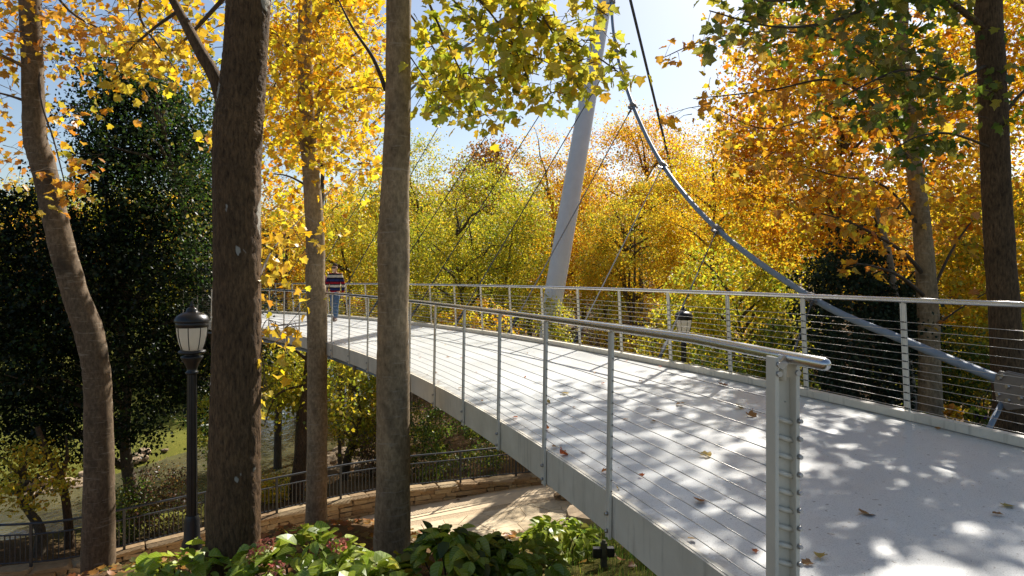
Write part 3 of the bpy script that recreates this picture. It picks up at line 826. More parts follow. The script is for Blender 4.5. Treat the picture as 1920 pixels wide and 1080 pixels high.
# --- far hillside: shared crown meshes, every tree an object of its own
def build_far_woods():
    rng = np.random.default_rng(5); rr = random.Random(5); protos = []
    kinds = [('yellowgreen', 'yellow green'), ('gold', 'golden'), ('orange', 'orange'), ('rust', 'russet brown'), ('green', 'green'), ('yellow', 'bright yellow')]
    for k, (pal, w) in enumerate(kinds):
        cent = ellipsoid_points(150, 1, 1, 1.25, rng, .25)*np.array([4.2, 4.2, 4.2])
        pos, col = clump_leaves(cent, 42, .75*rng.uniform(.6, 1.3, len(cent)), pal, rng, .4)
        me = leaf_mesh('far crown', T_DIA, pos, .27*rng.uniform(.7, 1.3, len(pos)), col, rng, M['leaf'])
        t = MB(); t.tube([Vector((0, 0, -9.5)), Vector((.1, .1, -4)), Vector((0, .2, 1)), Vector((0, 0, 4))], [.32, .25, .16, .04], 8)
        tm_ = t.mesh('far trunk', M['bark_far']); protos.append((me, tm_, w))
    spots = []
    for px in range(-60, 2000, 62):
        for row, (d, top) in enumerate(((58, 395), (76, 350), (98, 330))):
            spots.append((px+rr.uniform(-30, 30)+row*20, d*rr.uniform(.92, 1.1), top+rr.uniform(-25, 35)))
    for px, d, top in spots:
        if px < 700: top += 25
        if 760 < px < 860 or 960 < px < 1010: top += 10
        a = P(px, top, d); k = rr.choices(range(6), (5, 3, 3, 1.3, 2, 2))[0]; me, tm_, w = protos[k]
        land = next(t for lim, t in ((180, 'the bent trunk at far left'), (430, 'the dark evergreen'), (600, 'the slender trunk'), (760, 'the grey trunk'), (880, 'the yellow hanging spray'), (1010, 'the broad yellow green tree'), (1130, 'the leaning mast'), (1240, 'the upper cable'), (1350, 'the back stay'), (1500, 'the lower cable clamps'), (1640, 'the spreading orange tree'), (1780, 'the trunk with flowers'), (9999, 'the right edge trunk')) if px < lim)
        rowname = 'nearest' if d < 67 else 'middle' if d < 87 else 'farthest'
        g = G(a.x, a.y); s = max(.55, min(1.5, (a.z-g)/15.0))
        o = empty('deciduous_tree', (a.x, a.y, a.z-5.2*s), f'{w} tree of the {rowname} hillside row, far behind {land}', 'tree', 'trees on the far wooded hillside')
        o.scale = (s, s, s); o.rotation_euler = (0, 0, rr.uniform(0, 6.28))
        c = link('crown', me, o); c['kind'] = 'stuff'
        link('trunk', tm_, o)
build_far_woods()

BT = [
 ('added tall golden tree behind the slender trunk, shading the dark evergreen', 590, 36, [(590, -70, 300, 35), (620, -70, 340, 115), (560, 40, 300, 70)], 'gold', .17, 420, 46, .6, 29, dict(limbs=14)),  # added tree, set here to keep the sun off the dark evergreen
 # label, category, px, d, [(px,y0,y1,hw)...], palette, leaf, clumps, per, rad, seed, extra
 ('broad yellow green tree in full leaf behind the railing, left of the mast', 905, 38, [(905, 268, 640, 120), (835, 400, 680, 90), (985, 360, 640, 62)], 'yellowgreen', .17, 470, 48, .62, 11, dict(limbs=14, stems=3)),
 ('tall yellow green tree right beside the grey trunk, with pointed top', 765, 43, [(775, 215, 560, 75), (720, 340, 660, 90)], 'yellowgreen', .18, 260, 44, .65, 12, {}),
 ('yellow tree behind the walking person on the bridge', 640, 40, [(640, 350, 680, 95), (560, 430, 700, 70)], 'yellow', .18, 260, 42, .65, 13, {}),
 ('orange tree between the big dark trunk and slender trunk', 520, 36, [(525, 330, 560, 62), (490, 420, 640, 60)], 'orange', .17, 150, 36, .55, 14, {}),
 ('russet round-topped tree rising highest on the skyline', 912, 72, [(912, 258, 400, 62)], 'rust', .30, 120, 40, .9, 15, {}),
 ('orange brown tree right behind the leaning mast', 1045, 54, [(1040, 225, 560, 75), (1090, 260, 560, 60)], 'orange', .22, 330, 42, .8, 16, {}),
 ('rusty orange tree behind the upper suspension cable', 1190, 47, [(1180, 185, 520, 95), (1260, 215, 480, 70)], 'orange', .2, 380, 44, .75, 17, dict(limbs=14)),
 ('bright yellow tree with thin upright stems right of the mast', 1190, 36, [(1205, 325, 590, 98), (1135, 410, 600, 55), (1280, 390, 640, 62)], 'yellow', .165, 360, 44, .46, 18, dict(limbs=16, stems=3)),
 ('yellow orange tree behind the lower cable clamps', 1350, 34, [(1340, 205, 600, 95), (1420, 240, 640, 90)], 'gold', .16, 380, 44, .6, 19, dict(limbs=12)),
 ('low yellow green tree around the far lamp post', 1400, 22, [(1390, 440, 760, 105), (1300, 520, 740, 70), (1470, 500, 740, 70)], 'yellowgreen', .12, 320, 44, .42, 20, dict(stems=3, limbs=14)),
 ('orange tree with wide spreading limbs filling the upper right', 1560, 21, [(1560, 60, 500, 150), (1450, 170, 470, 115), (1660, 40, 520, 140), (1540, -70, 200, 110), (1420, 90, 330, 80)], 'orange', .135, 760, 46, .48, 21, dict(limbs=20)),
 ('yellow understory tree behind the right edge trunk', 1860, 17, [(1870, 330, 700, 110), (1800, 480, 780, 85)], 'yellow', .115, 330, 42, .40, 22, dict(stems=2, limbs=12)),
 ('green and gold tree at the far right edge of picture', 1960, 19, [(1950, -60, 560, 150), (1830, -80, 300, 110)], 'gold', .13, 460, 42, .48, 23, {}),
 ('yellow green tree on the river bank below the bridge, left of slender trunk', 560, 27, [(560, 650, 770, 52)], 'yellowgreen', .13, 100, 36, .40, 24, dict(limbs=10)),
 ('yellow green tree below the bridge between the two grey trunks', 645, 30, [(655, 660, 840, 62), (700, 700, 850, 45)], 'yellowgreen', .14, 160, 40, .42, 25, dict(limbs=10)),
 ('small yellow leaved tree at far left below dark evergreen', 70, 20, [(60, 830, 950, 75)], 'yellow', .12, 60, 26, .35, 26, dict(limbs=10)),
 ('bushy yellow tree glimpsed between evergreen and big trunk', 395, 33, [(400, 690, 880, 40)], 'yellowgreen', .14, 90, 36, .42, 27, {}),
]
for lab, px, d, cr, pal, leaf, ncl, per, rad, seed, ex in BT:
    if 30 < d < 60: leaf *= .74; per = int(per*1.75)
    b = P(px, 500, d)
    crown_tree('autumn_tree', lab, 'tree', b.x, b.y, [px_crown(c[0], c[1], c[2], d, c[3]) for c in cr], pal, .13+d*.003, leaf, ncl, per, rad, None, seed, **ex)
# dark evergreens
crown_tree('evergreen_tree', 'huge dark evergreen tree filling the left behind the lamp post', 'tree', -13.4, 24.5,
    [(*P(235, 600, 24), 4.4, 3.6, 4.9), (*P(300, 330, 24.5), 2.5, 2.4, 4.0), (*P(30, 590, 23.5), 3.6, 3.2, 5.2), (*P(235, 240, 25), 1.9, 1.9, 2.6)], 'ever', .26, .135, 2000, 50, .50, None, 31, limbs=26, mat='evergreen', hollow=.0)
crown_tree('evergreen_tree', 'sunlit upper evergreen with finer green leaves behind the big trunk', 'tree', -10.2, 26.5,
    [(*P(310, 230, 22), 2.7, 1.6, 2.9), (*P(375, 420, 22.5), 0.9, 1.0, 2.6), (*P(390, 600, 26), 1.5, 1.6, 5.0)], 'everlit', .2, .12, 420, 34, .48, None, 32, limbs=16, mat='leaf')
crown_tree('evergreen_shrub', 'dark blue green rounded evergreen behind the right railing', 'shrub', *P(1620, 500, 14.8).xy,
    [(*P(1608, 620, 14.2), 1.35, 1.1, 1.9), (*P(1680, 600, 15.2), .8, .8, 1.2)], 'bluegreen', .08, .085, 480, 44, .26, None, 33, limbs=10, mat='evergreen')
SH = [ # name, label, px, d, (y0, y1, hw), palette, leaf, clumps, seed
 ('dark green shrub beyond the fence under the bridge', 870, 27.5, (735, 925, 95), 'green', .10, 170, 41),
 ('green shrub beyond the fence right of grey trunk', 790, 28.5, (760, 920, 55), 'green', .11, 90, 42),
 ('purple brown shrub by the rocks beyond the fence', 700, 29, (790, 910, 34), 'brown', .10, 50, 43),
 ('brown green shrub on the river bank beside the lamp post', 300, 22, (880, 1010, 60), 'brown', .09, 70, 44),
 ('loose green shrub below the evergreen beside left trunk', 240, 21.5, (900, 1010, 40), 'green', .09, 50, 45),
 ('yellow shrub beyond the fence between big trunk and slender trunk', 520, 26, (880, 970, 38), 'yellow', .10, 50, 46),
 ('light green bush rising beside the mast foot', 1040, 25.8, (560, 650, 30), 'yellowgreen', .085, 60, 47),
 ('yellow bush behind the railing right of the mast foot', 1140, 33, (590, 740, 70), 'yellow', .10, 110, 48),
 ('yellow green bush behind the railing near the far lamp', 1240, 20.5, (610, 760, 60), 'yellowgreen', .10, 90, 49),
 ('green bush at the bottom of the far lamp post', 1350, 18, (650, 790, 75), 'green', .09, 90, 50),
 ('golden bush under the far railing left of the mast', 900, 31, (560, 720, 85), 'gold', .13, 110, 51),
 ('yellow green bush under the far railing beside grey trunk', 800, 33, (560, 720, 85), 'yellowgreen', .14, 110, 52),
 ('yellow bush behind the railing beside the walking person', 690, 36, (560, 740, 85), 'yellow', .15, 110, 53),
 ('tall green bush on the far bank left of the person', 560, 38, (560, 760, 95), 'yellowgreen', .16, 120, 54),
 ('shaded green bush behind the right trunk and flowers', 1800, 14.5, (610, 790, 75), 'green', .08, 110, 55),
 ('yellow green bush behind the anchor plate', 1900, 14.5, (560, 790, 75), 'yellowgreen', .085, 110, 56),
 ('dark green bush beneath the birch trunk', 1700, 17.5, (600, 800, 75), 'green', .09, 110, 57),
 ('green bush right of the yellow stems, behind the railing', 1480, 18.5, (590, 770, 75), 'green', .09, 100, 58),
]
for lab, px, d, (y0, y1, hw), pal, leaf, ncl, seed in SH:
    b = P(px, 500, d)
    crown_tree('shrub', lab, 'shrub', b.x, b.y, [px_crown(px, y0, y1, d, hw)], pal, .035, leaf, ncl, 40, .30, None, seed, limbs=9, stems=3, mat='leaf' if pal != 'green' else 'leaf', hollow=.1)

# --- near trees with measured trunks: each a trunk, limbs, single leaves and the rest of the foliage
LEAFV = {}
def leaf_variants(key, mat, tm_shape):
    if key in LEAFV: return LEAFV[key]
    out = []
    rr = random.Random(hash(key) % 1000 if False else len(key)*17)
    for k in range(6):
        out_ = tm_shape(rr); me = bpy.data.meshes.new('leaf'); me.from_pydata(out_[0].tolist(), [], out_[1].tolist()); me.materials.append(mat); out.append(me)
    LEAFV[key] = out; return out
def lobe_shape(rr): return tmpl([(.34*rr.uniform(.9, 1.1), .02), (.52*rr.uniform(.85, 1.1), .24), (.33, .36), (.50*rr.uniform(.8, 1.1), .66), (.24, .70)], rr.uniform(-.05, .28), rr.uniform(0, .45))
def ovate_shape(rr): return tmpl([(.20, .08), (.36*rr.uniform(.9, 1.1), .32), (.33, .60), (.15, .86)], rr.uniform(.1, .3), rr.uniform(.1, .45))
def single_leaves(parent, pos, size, key, matname, rng, rr, tilt=1.0, shape=lobe_shape, rots=None, name='leaf'):
    vs = leaf_variants(key, M[matname], shape); R = rand_rot(len(pos), rng, tilt) if rots is None else rots
    off = np.array(parent.location)
    for i in range(len(pos)):
        o = bpy.data.objects.new(name, vs[rr.randrange(6)]); COL.objects.link(o); o.parent = parent
        s = size[i]; m = Matrix([[*(R[i][k]*s), pos[i][k]-off[k]] for k in range(3)]+[[0, 0, 0, 1]])
        o.matrix_local = m
def in_frame(p): 
    x = 960+F*p[:, 0]/p[:, 1]; y = 500-F*p[:, 2]/p[:, 1]
    return (x > 0) & (x < 1920) & (y > 0) & (y < 1080)
def twig_leaves(paths, rng, rr, dens, spread, droop, mb, twig_r=.004, leafs_per=5):
    """leaf positions on short twigs along the branch paths; the twigs go into mb"""
    out = []
    for pts in paths:
        pts = [Vector(p) for p in pts]
        for a, b in zip(pts[:-1], pts[1:]):
            L = (b-a).length; n = int(L*dens+rr.random())
            for _ in range(n):
                s = a.lerp(b, rr.random()); d = Vector((rr.gauss(0, 1), rr.gauss(0, 1), rr.gauss(-droop, .7))).normalized()
                l = spread*rr.uniform(.35, 1.0); e = s+d*l+Vector((0, 0, -.18*l)); m = s.lerp(e, .5)+Vector((0, 0, .07*l))
                mb.tube([s, m, e], [twig_r, twig_r*.7, twig_r*.4], 4, cap=False)
                for k in range(leafs_per):
                    t = rr.uniform(.3, 1.05); out.append(tuple(s.lerp(e, t)+Vector((rr.gauss(0, .05), rr.gauss(0, .05), rr.gauss(-.02, .05)))))
    return np.array(out)
def near_tree(name, label, d, tr, bark, limbs, pal, key, lsize, dens, spread, seed, base_xy=None, extra_leaf=None, droop=.5, per=5, maxsingle=300, trunk_n=18, wob=.035):
    """tr: [(px, y, width px)...] of the trunk at distance d; limbs: [([(px, y, d)...], r0, leafy)]"""
    rr = random.Random(seed); rng = np.random.default_rng(seed)
    tp = [(*P(x, y, d), w/2/F*d) for x, y, w in tr]
    b = tp[-1]; g = G(b[0], b[1])-.2
    if b[2] > g+.3: tp.append((b[0]+(b[0]-tp[-2][0])*.3, b[1], g, b[3]*1.25))
    o = empty(name, (tp[-1][0], tp[-1][1], tp[-1][2]), label, 'tree')
    sp = smoothpath(tp, 7 if trunk_n < 40 else 26); MB().tube([p[:3] for p in sp], [float(p[3]) for p in sp], trunk_n, wob=wob, seed=seed).build('trunk', M[bark], o)
    leafy = []; mb = MB()
    for pts, r0, lf in limbs:
        q = [Vector(v) for v in smoothpath([tuple(P(*p)) for p in pts], 5)]
        MB().tube(q, taper(r0, r0*.22, len(q)), 8, wob=.05, seed=seed).build('limb', M['twig'] if r0 < .05 else M[bark], o)
        if lf: leafy.append(q[int(len(q)*lf if lf < 1 else 0):] if lf < 1 else q)
    if leafy or extra_leaf is not None:
        pos = twig_leaves(leafy, rng, rr, dens, spread, droop, mb, leafs_per=per) if leafy else np.zeros((0, 3))
        if extra_leaf is not None: pos = np.concatenate([pos, extra_leaf(rng, rr, mb)])
        tw = mb.build('twigs', M['twig'], o, fix=False) if mb.v else None
        if tw: tw['kind'] = 'stuff'
        size = lsize*rng.uniform(.6, 1.2, len(pos))
        vis = in_frame(pos); order = np.argsort(np.where(vis, pos[:, 1]/size, 1e6)); k = min(maxsingle, int(vis.sum()))
        si, re = order[:k], order[k:]
        single_leaves(o, pos[si], size[si], key, 'leaf_'+key, rng, rr)
        if len(re):
            me = leaf_mesh('foliage', T_LOBE, pos[re]-np.array(o.location), size[re], pick(pal, len(re), rng), rng, M['leaf'])
            f = link('foliage', me, o); f['kind'] = 'stuff'
    return o
def blob(px, y0, y1, hw, d0, d1, n, per, rad):
    """extra leaves: clumps spread through a box of the air, with a twig to each"""
    def f(rng, rr, mb):
        out = []
        for _ in range(n):
            d = rr.uniform(d0, d1); c = P(px+rr.triangular(-hw, hw), rr.uniform(y0, y1), d)
            for _ in range(per): out.append(tuple(c+Vector((rr.gauss(0, rad), rr.gauss(0, rad), rr.gauss(0, rad*.6)))))
            e = c+Vector((rr.uniform(-1, 1), rr.uniform(-.5, .5), rr.uniform(.1, .6)))*rad*2.5
            mb.tube([e, c.lerp(e, .5)+Vector((0, 0, .05)), c-(e-c)*.3], [.008, .005, .002], 4, cap=False)
        return np.array(out)
    return f
def multi(*fs): return lambda rng, rr, mb: np.concatenate([f(rng, rr, mb) for f in fs])
def ell(c, r, n, per, rad, seed=3):
    def f(rng, rr, mb):
        cent = ellipsoid_points(n, *r, rng, .2)+np.array(c)
        return np.repeat(cent, per, 0)+rng.normal(0, rad, (n*per, 3))
    return f
# leftmost trunk, with a bend
near_tree('poplar_tree', 'slim grey brown tree at far left whose trunk bends outward', 12.5,
    [(44, -700, 16), (46, -450, 28), (50, -250, 34), (54, -60, 37), (56, 0, 37), (60, 100, 36), (63, 200, 37), (66, 260, 40), (78, 300, 42), (90, 350, 42), (113, 450, 43), (141, 550, 45), (166, 620, 49), (180, 690, 47), (184, 760, 48), (186, 900, 52), (184, 1080, 60)], 'bark_brown',
    [([(58, 130, 12.5), (20, 112, 12.2), (-60, 70, 12)], .05, .3), ([(62, 195, 12.5), (20, 180, 12.6), (-40, 165, 12.8)], .035, .4),
     ([(72, 60, 12.5), (76, 180, 12.4), (100, 260, 12.2), (118, 330, 12), (128, 375, 11.9)], .024, .55), ([(70, -60, 12.5), (130, 20, 12.6), (200, 60, 12.8), (260, 90, 13)], .03, .3),
     ([(56, -120, 12.5), (0, -20, 12.8), (-60, 40, 13)], .04, .3), ([(60, -160, 12.5), (180, -60, 13), (300, 10, 13.4), (380, 60, 13.6)], .04, .3)],
    'orange', 'orange', .145, 9, .8, 61, droop=.4, per=4, extra_leaf=multi(blob(40, -40, 120, 120, 11.5, 14, 44, 5, .24), blob(170, -40, 130, 130, 12, 15, 50, 6, .26), blob(90, 60, 320, 100, 12.5, 15, 34, 5, .26), blob(135, 300, 385, 28, 11.8, 12.3, 6, 4, .1), blob(20, 240, 345, 45, 12, 14, 10, 3, .2), ell((-8.6, 12.2, 8.9), (3.2, 3.0, 2.8), 260, 10, .3)))
# the big dark trunk
near_tree('poplar_tree', 'thick dark brown rough-barked trunk in left foreground with big limb', 7.0,
    [(490, -1300, 26), (484, -900, 46), (477, -500, 66), (475, -300, 74), (469, -60, 78), (466, 0, 78), (460, 100, 78), (452, 190, 84), (446, 250, 88), (444, 350, 85), (445, 500, 84), (443, 700, 88), (439, 900, 93), (437, 1080, 99), (435, 1250, 118)], 'bark_dark',
    [([(428, 225, 7.0), (405, 150, 7.05), (372, 90, 7.1), (335, 20, 7.2), (300, -40, 7.3), (230, -140, 7.6)], .088, 0),
     ([(335, 20, 7.2), (280, 60, 7.6), (230, 110, 8.2), (200, 180, 8.6)], .02, .3), ([(300, -60, 7.3), (260, 20, 7.7), (300, 90, 8), (330, 130, 8.3)], .022, .3),
     ([(470, -60, 7), (380, 40, 8), (330, 90, 9), (290, 110, 9.4)], .03, .4),
     ([(486, 520, 7), (510, 470, 7.6), (545, 430, 8.2), (572, 400, 8.6)], .014, .25), ([(484, 640, 7), (500, 600, 7.3), (525, 610, 7.5), (560, 600, 7.7)], .007, .3), ([(486, 560, 7), (494, 690, 7.2), (505, 740, 7.3)], .008, .4)],
    'gold', 'gold', .112, 10, .55, 62, droop=.45, per=4, wob=.032, trunk_n=60,
    extra_leaf=multi(blob(330, -40, 170, 110, 8.4, 10.5, 70, 6, .17), blob(390, 230, 275, 14, 7.4, 7.8, 3, 4, .06), ell((-3.0, 6.2, 7.6), (3.4, 3.0, 2.8), 330, 10, .3), blob(525, 590, 690, 40, 7.3, 7.8, 5, 2, .05), blob(520, 480, 560, 60, 8, 9, 8, 3, .1), blob(250, 40, 160, 60, 8.5, 10, 12, 3, .14)))
# slender trunk in front of the bridge
near_tree('poplar_tree', 'slender grey trunk between the two foreground trunks, beside the walking person', 14.7,
    [(568, -420, 10), (570, -260, 20), (572, -40, 24), (572, 0, 25), (573, 150, 28), (577, 250, 30), (585, 350, 32), (591, 450, 35), (591, 530, 36), (594, 560, 37), (595, 700, 37), (594, 900, 38), (592, 1000, 42)], 'bark_grey',
    [([(577, 230, 14.7), (590, 190, 14.6), (620, 140, 14.4), (680, 90, 14.3)], .05, .4), ([(586, 300, 14.7), (592, 230, 14.4), (610, 190, 14.2), (650, 165, 14.1), (715, 165, 13.8)], .06, .4),
     ([(573, 130, 14.7), (545, 90, 14.9), (510, 55, 15.1), (480, 30, 15.3)], .05, .4), ([(580, 275, 14.7), (545, 265, 15.0), (500, 270, 15.3), (470, 262, 15.3)], .03, .4),
     ([(574, 60, 14.7), (620, 10, 14.4), (680, -30, 14.2)], .06, .4), ([(578, 350, 14.7), (540, 330, 15.0), (500, 325, 15.3)], .03, .4), ([(574, 100, 14.7), (530, 130, 15.1), (500, 200, 15.4)], .04, .3)],
    'gold', 'gold', .135, 11, .75, 63, droop=.3, per=6,
    extra_leaf=multi(blob(610, -60, 330, 120, 12.8, 16, 140, 12, .25), blob(530, -60, 300, 60, 13.8, 16.7, 66, 11, .24), blob(640, 280, 470, 75, 13, 16, 14, 8, .22), blob(520, 330, 440, 50, 14.5, 16.7, 22, 6, .2), blob(700, 60, 330, 40, 13, 15.2, 40, 8, .22), ell((-4.4, 14.6, 8.9), (2.9, 2.8, 2.4), 240, 10, .35)))
# the grey trunk in the middle, with the yellow spray hanging over the bridge
near_tree('poplar_tree', 'smooth grey foreground trunk left of centre, its yellow spray hanging over the bridge', 8.6,
    [(758, -1150, 16), (755, -800, 30), (752, -300, 44), (750, -50, 47), (748, 0, 47), (746, 200, 48), (743, 300, 51), (739, 400, 55), (738, 450, 60), (737, 600, 58), (737, 700, 61), (737, 900, 64), (733, 1080, 74), (730, 1180, 88)], 'bark_grey',
    [([(724, 170, 8.6), (700, 110, 8.5), (660, 50, 8.4), (625, -20, 8.3)], .032, 0),
     ([(750, -180, 8.6), (860, -80, 8.3), (1000, 30, 8.0), (1110, 100, 7.7), (1180, 150, 7.5)], .026, .25), ([(750, -120, 8.6), (815, 30, 8.4), (862, 130, 8.2), (900, 215, 8.0)], .02, .3),
     ([(750, -230, 8.6), (940, -80, 8.1), (1035, 60, 7.8), (1085, 165, 7.6)], .022, .35), ([(750, -150, 8.6), (880, -20, 8.2), (960, 80, 8.0), (1000, 180, 7.9)], .02, .3),
     ([(750, -140, 8.6), (850, 0, 8.2), (920, 60, 8.1), (1010, 110, 8.0), (1060, 130, 7.9)], .018, .3), ([(752, -260, 8.6), (900, -140, 8), (1040, -40, 7.6), (1140, 30, 7.4)], .022, .3),
     ([(764, 20, 8.6), (800, 70, 8.9), (830, 120, 9.2), (850, 170, 9.4)], .014, .2), ([(765, 100, 8.6), (800, 150, 9), (835, 190, 9.4)], .010, .2)],
    'yellowgreen', 'yellow', .128, 14, .42, 64, droop=.55, per=5,
    extra_leaf=multi(blob(945, -30, 190, 175, 7.4, 8.8, 74, 5, .12), ell((-.6, 7.6, 8.2), (3.2, 3.0, 2.8), 330, 10, .3), blob(850, 120, 235, 60, 8, 9.2, 26, 4, .10), blob(1130, 40, 170, 70, 7.3, 7.9, 13, 4, .09), blob(930, 170, 240, 50, 7.8, 8.4, 12, 4, .08)))
# right edge trunk: its crown hangs over the bridge and shades it
near_tree('poplar_tree', 'tall straight dark trunk near the right edge behind the anchor plate', 10.6,
    [(1838, -900, 14), (1846, -420, 34), (1850, -60, 44), (1852, 0, 45), (1862, 200, 47), (1870, 400, 49), (1884, 600, 52), (1893, 750, 56), (1896, 860, 62)], 'bark_plain',
    [([(1852, 60, 10.6), (1790, 10, 10.2), (1700, -40, 9.8), (1600, -70, 9.4)], .06, .3), ([(1855, 120, 10.6), (1780, 150, 10), (1700, 130, 9.5), (1620, 160, 9.2), (1550, 200, 9)], .03, .25),
     ([(1850, 0, 10.6), (1700, -10, 9.8), (1560, 40, 9.2), (1450, 50, 8.8), (1330, 20, 8.4)], .035, .3), ([(1850, -80, 10.6), (1640, -60, 9.6), (1480, 0, 9), (1300, -20, 8.4)], .04, .3),
     ([(1865, 240, 10.6), (1920, 170, 10.6), (2000, 120, 10.6)], .04, .4), ([(1865, 280, 10.6), (1780, 250, 10), (1710, 260, 9.6), (1660, 300, 9.4)], .022, .3)],
    'green', 'green', .155, 9, .5, 65, droop=.4, per=4,
    extra_leaf=multi(blob(1670, -40, 130, 150, 8.8, 10.4, 50, 5, .12), blob(1700, 120, 290, 110, 9.2, 10.2, 34, 5, .12), blob(1480, -40, 60, 110, 8.6, 9.8, 12, 4, .12), blob(1880, 60, 260, 70, 9.8, 11, 20, 4, .14),
                     ell((7.2, 8.6, 7.8), (3.0, 3.0, 2.4), 260, 10, .3), ell((8.4, 13.6, 8.2), (3.0, 3.4, 2.3), 320, 9, .3), ell((6.3, 14.8, 7.6), (2.0, 3.2, 1.6), 120, 8, .26), ell((4.7, 16.6, 8.6), (1.9, 2.6, 1.2), 75, 8, .22)))
# the second right-hand tree, orange
near_tree('poplar_tree', 'grey trunk rising behind the flowers right of the last railing post', 13.2,
    [(1690, -200, 16), (1693, 0, 19), (1692, 100, 21), (1702, 200, 25), (1712, 300, 27), (1726, 400, 31), (1735, 500, 34), (1741, 600, 37), (1742, 650, 37), (1745, 790, 44)], 'bark_grey',
    [([(1735, 520, 13.2), (1690, 470, 12.8), (1600, 420, 12.4), (1540, 400, 12.2)], .045, .4), ([(1728, 430, 13.2), (1660, 350, 12.8), (1570, 330, 12.4), (1500, 310, 12)], .03, .4),
     ([(1738, 560, 13.2), (1690, 520, 12.6), (1640, 500, 12.2), (1570, 490, 12)], .04, .5), ([(1715, 320, 13.2), (1640, 200, 12.6), (1560, 150, 12.2), (1440, 170, 12), (1300, 185, 11.8)], .035, .4),
     ([(1700, 180, 13.2), (1600, 90, 12.6), (1480, 60, 12.2), (1340, 70, 12), (1240, 110, 11.8)], .03, .4), ([(1742, 560, 13.2), (1790, 460, 13.4), (1850, 380, 13.6)], .035, .4),
     ([(1740, 640, 13.2), (1770, 600, 13), (1830, 560, 12.8), (1900, 520, 12.6)], .025, .4), ([(1700, 140, 13.2), (1460, 240, 12.4), (1330, 200, 12), (1250, 215, 11.8)], .016, .6)],
    'orange', 'orange', .155, 6, .6, 66, droop=.3, per=3,
    extra_leaf=multi(blob(1600, 20, 420, 250, 12, 15, 190, 7, .24), blob(1460, 40, 330, 110, 12, 14, 55, 6, .2), blob(1290, 60, 250, 60, 11.8, 12.4, 9, 3, .12), blob(1800, 200, 460, 120, 13.5, 15.5, 60, 6, .25), ell((8.6, 16.5, 9.5), (2.6, 2.8, 2.2), 80, 8, .3)))
# pale slim trunks
near_tree('birch_tree', 'slim pale leaning trunk beside the last railing post', 14, [(1640, 380, 7), (1665, 470, 11), (1680, 560, 11), (1705, 680, 11), (1716, 790, 13)], 'bark_pale',
    [([(1665, 470, 14), (1640, 410, 14.2), (1600, 370, 14.4)], .03, .4), ([(1655, 430, 14), (1690, 380, 14.2), (1710, 340, 14.4)], .025, .4)], 'gold', 'gold', .13, 5, .6, 67, per=3)
near_tree('leaning_tree', 'dark leaning trunk on the bank behind the slender trunk', 26, [(585, 640, 18), (575, 740, 20), (570, 800, 22), (562, 870, 24), (555, 930, 30)], 'bark_plain',
    [([(580, 700, 26), (620, 660, 26), (650, 650, 26)], .08, .3), ([(582, 680, 26), (540, 650, 26), (500, 660, 26.4)], .08, .3), ([(578, 720, 26), (520, 740, 25.6), (495, 800, 25.4)], .06, .3)], 'yellowgreen', 'yellow', .15, 6, .8, 68, per=4, maxsingle=60,
    extra_leaf=multi(blob(540, 660, 790, 55, 25, 27.5, 50, 8, .3), blob(640, 650, 800, 60, 25, 28, 40, 8, .3)))
near_tree('leaning_tree', 'dark forked trunk below the evergreen at far left', 21, [(70, 800, 9), (84, 840, 12), (105, 880, 14), (120, 920, 14), (128, 980, 15), (132, 1040, 18)], 'bark_plain',
    [([(112, 900, 21), (125, 860, 21.2), (124, 815, 21.4)], .1, 0)], 'green', 'green', .12, 4, .6, 69, per=3, maxsingle=40)
near_tree('young_tree', 'thin young tree on the river bank left of the grey trunk', 32, [(634, 700, 5), (636, 780, 6), (637, 850, 7), (638, 890, 9)], 'bark_far',
    [([(636, 760, 32), (660, 720, 32), (690, 700, 32)], .04, .3), ([(636, 780, 32), (610, 730, 32), (600, 700, 32)], .04, .3)], 'yellowgreen', 'yellow', .15, 6, .8, 70, per=4, maxsingle=40)

# ------------------------------------------------------------------ rocks
def boulder_mesh(seed):
    rr = random.Random(seed); bm = bmesh.new(); bmesh.ops.create_icosphere(bm, subdivisions=2, radius=.5)
    ph = [rr.uniform(0, 6) for _ in range(6)]
    for v in bm.verts:
        c = v.co; k = 1+.16*math.sin(5*c.x+ph[0])+.14*math.sin(6*c.y+ph[1])+.12*math.sin(7*c.z+ph[2])+rr.uniform(-.04, .04)
        v.co = Vector((max(-.46, min(.46, c.x*k)), max(-.42, min(.45, c.y*k)), max(-.36, min(.36, c.z*k))))
    me = bpy.data.meshes.new('boulder'); bm.to_mesh(me); bm.free(); me.materials.append(M['boulder']); return me
BOULD = [boulder_mesh(k) for k in range(6)]
def boulder(px, py, d, w, label, group=None, rr=random, lift=0):
    a = P(px, py, d); o = link('boulder', BOULD[rr.randrange(6)], None, (a.x, a.y, G(a.x, a.y)+w*.16+lift))
    o.scale = (w, w*rr.uniform(.7, 1), w*rr.uniform(.5, .75)); o.rotation_euler = (0, 0, rr.uniform(0, 6))
    return tag(o, label, 'rock', group)
rr = random.Random(21)
for k in range(30):
    px = rr.uniform(596, 708); d = rr.uniform(31, 37)
    w_ = rr.uniform(.5, 1.2); sz_ = 'small' if w_ < .72 else 'large' if w_ > .98 else 'middling'; wh = ('left, next to the slender trunk', 'in the middle', 'right, next to the grey trunk')[min(2, int((px-596)/38))]
    boulder(px, 850, d, w_, f'{sz_} tan rock of the bank beyond the fence, {wh}', 'rocks on the near river bank', rr)
for k in range(34):
    px = rr.uniform(-10, 330); x = None
    for d in np.arange(26, 40, .25):
        a = P(px, 500, d)
        if 3.6 < float(riverdist(np.array([a.x]), np.array([a.y]))[0]) < 5.2 and d > 28: x = d
    if x: boulder(px, 900, x*rr.uniform(.97, 1.0), rr.uniform(.4, .95), 'brown rock lining the river edge below the lawn at left', 'rocks lining the far river edge', rr)
boulder(1098, 1000, 14.5, 1.0, 'flat brown rock beside the flagstones at the bridge edge', None, rr)
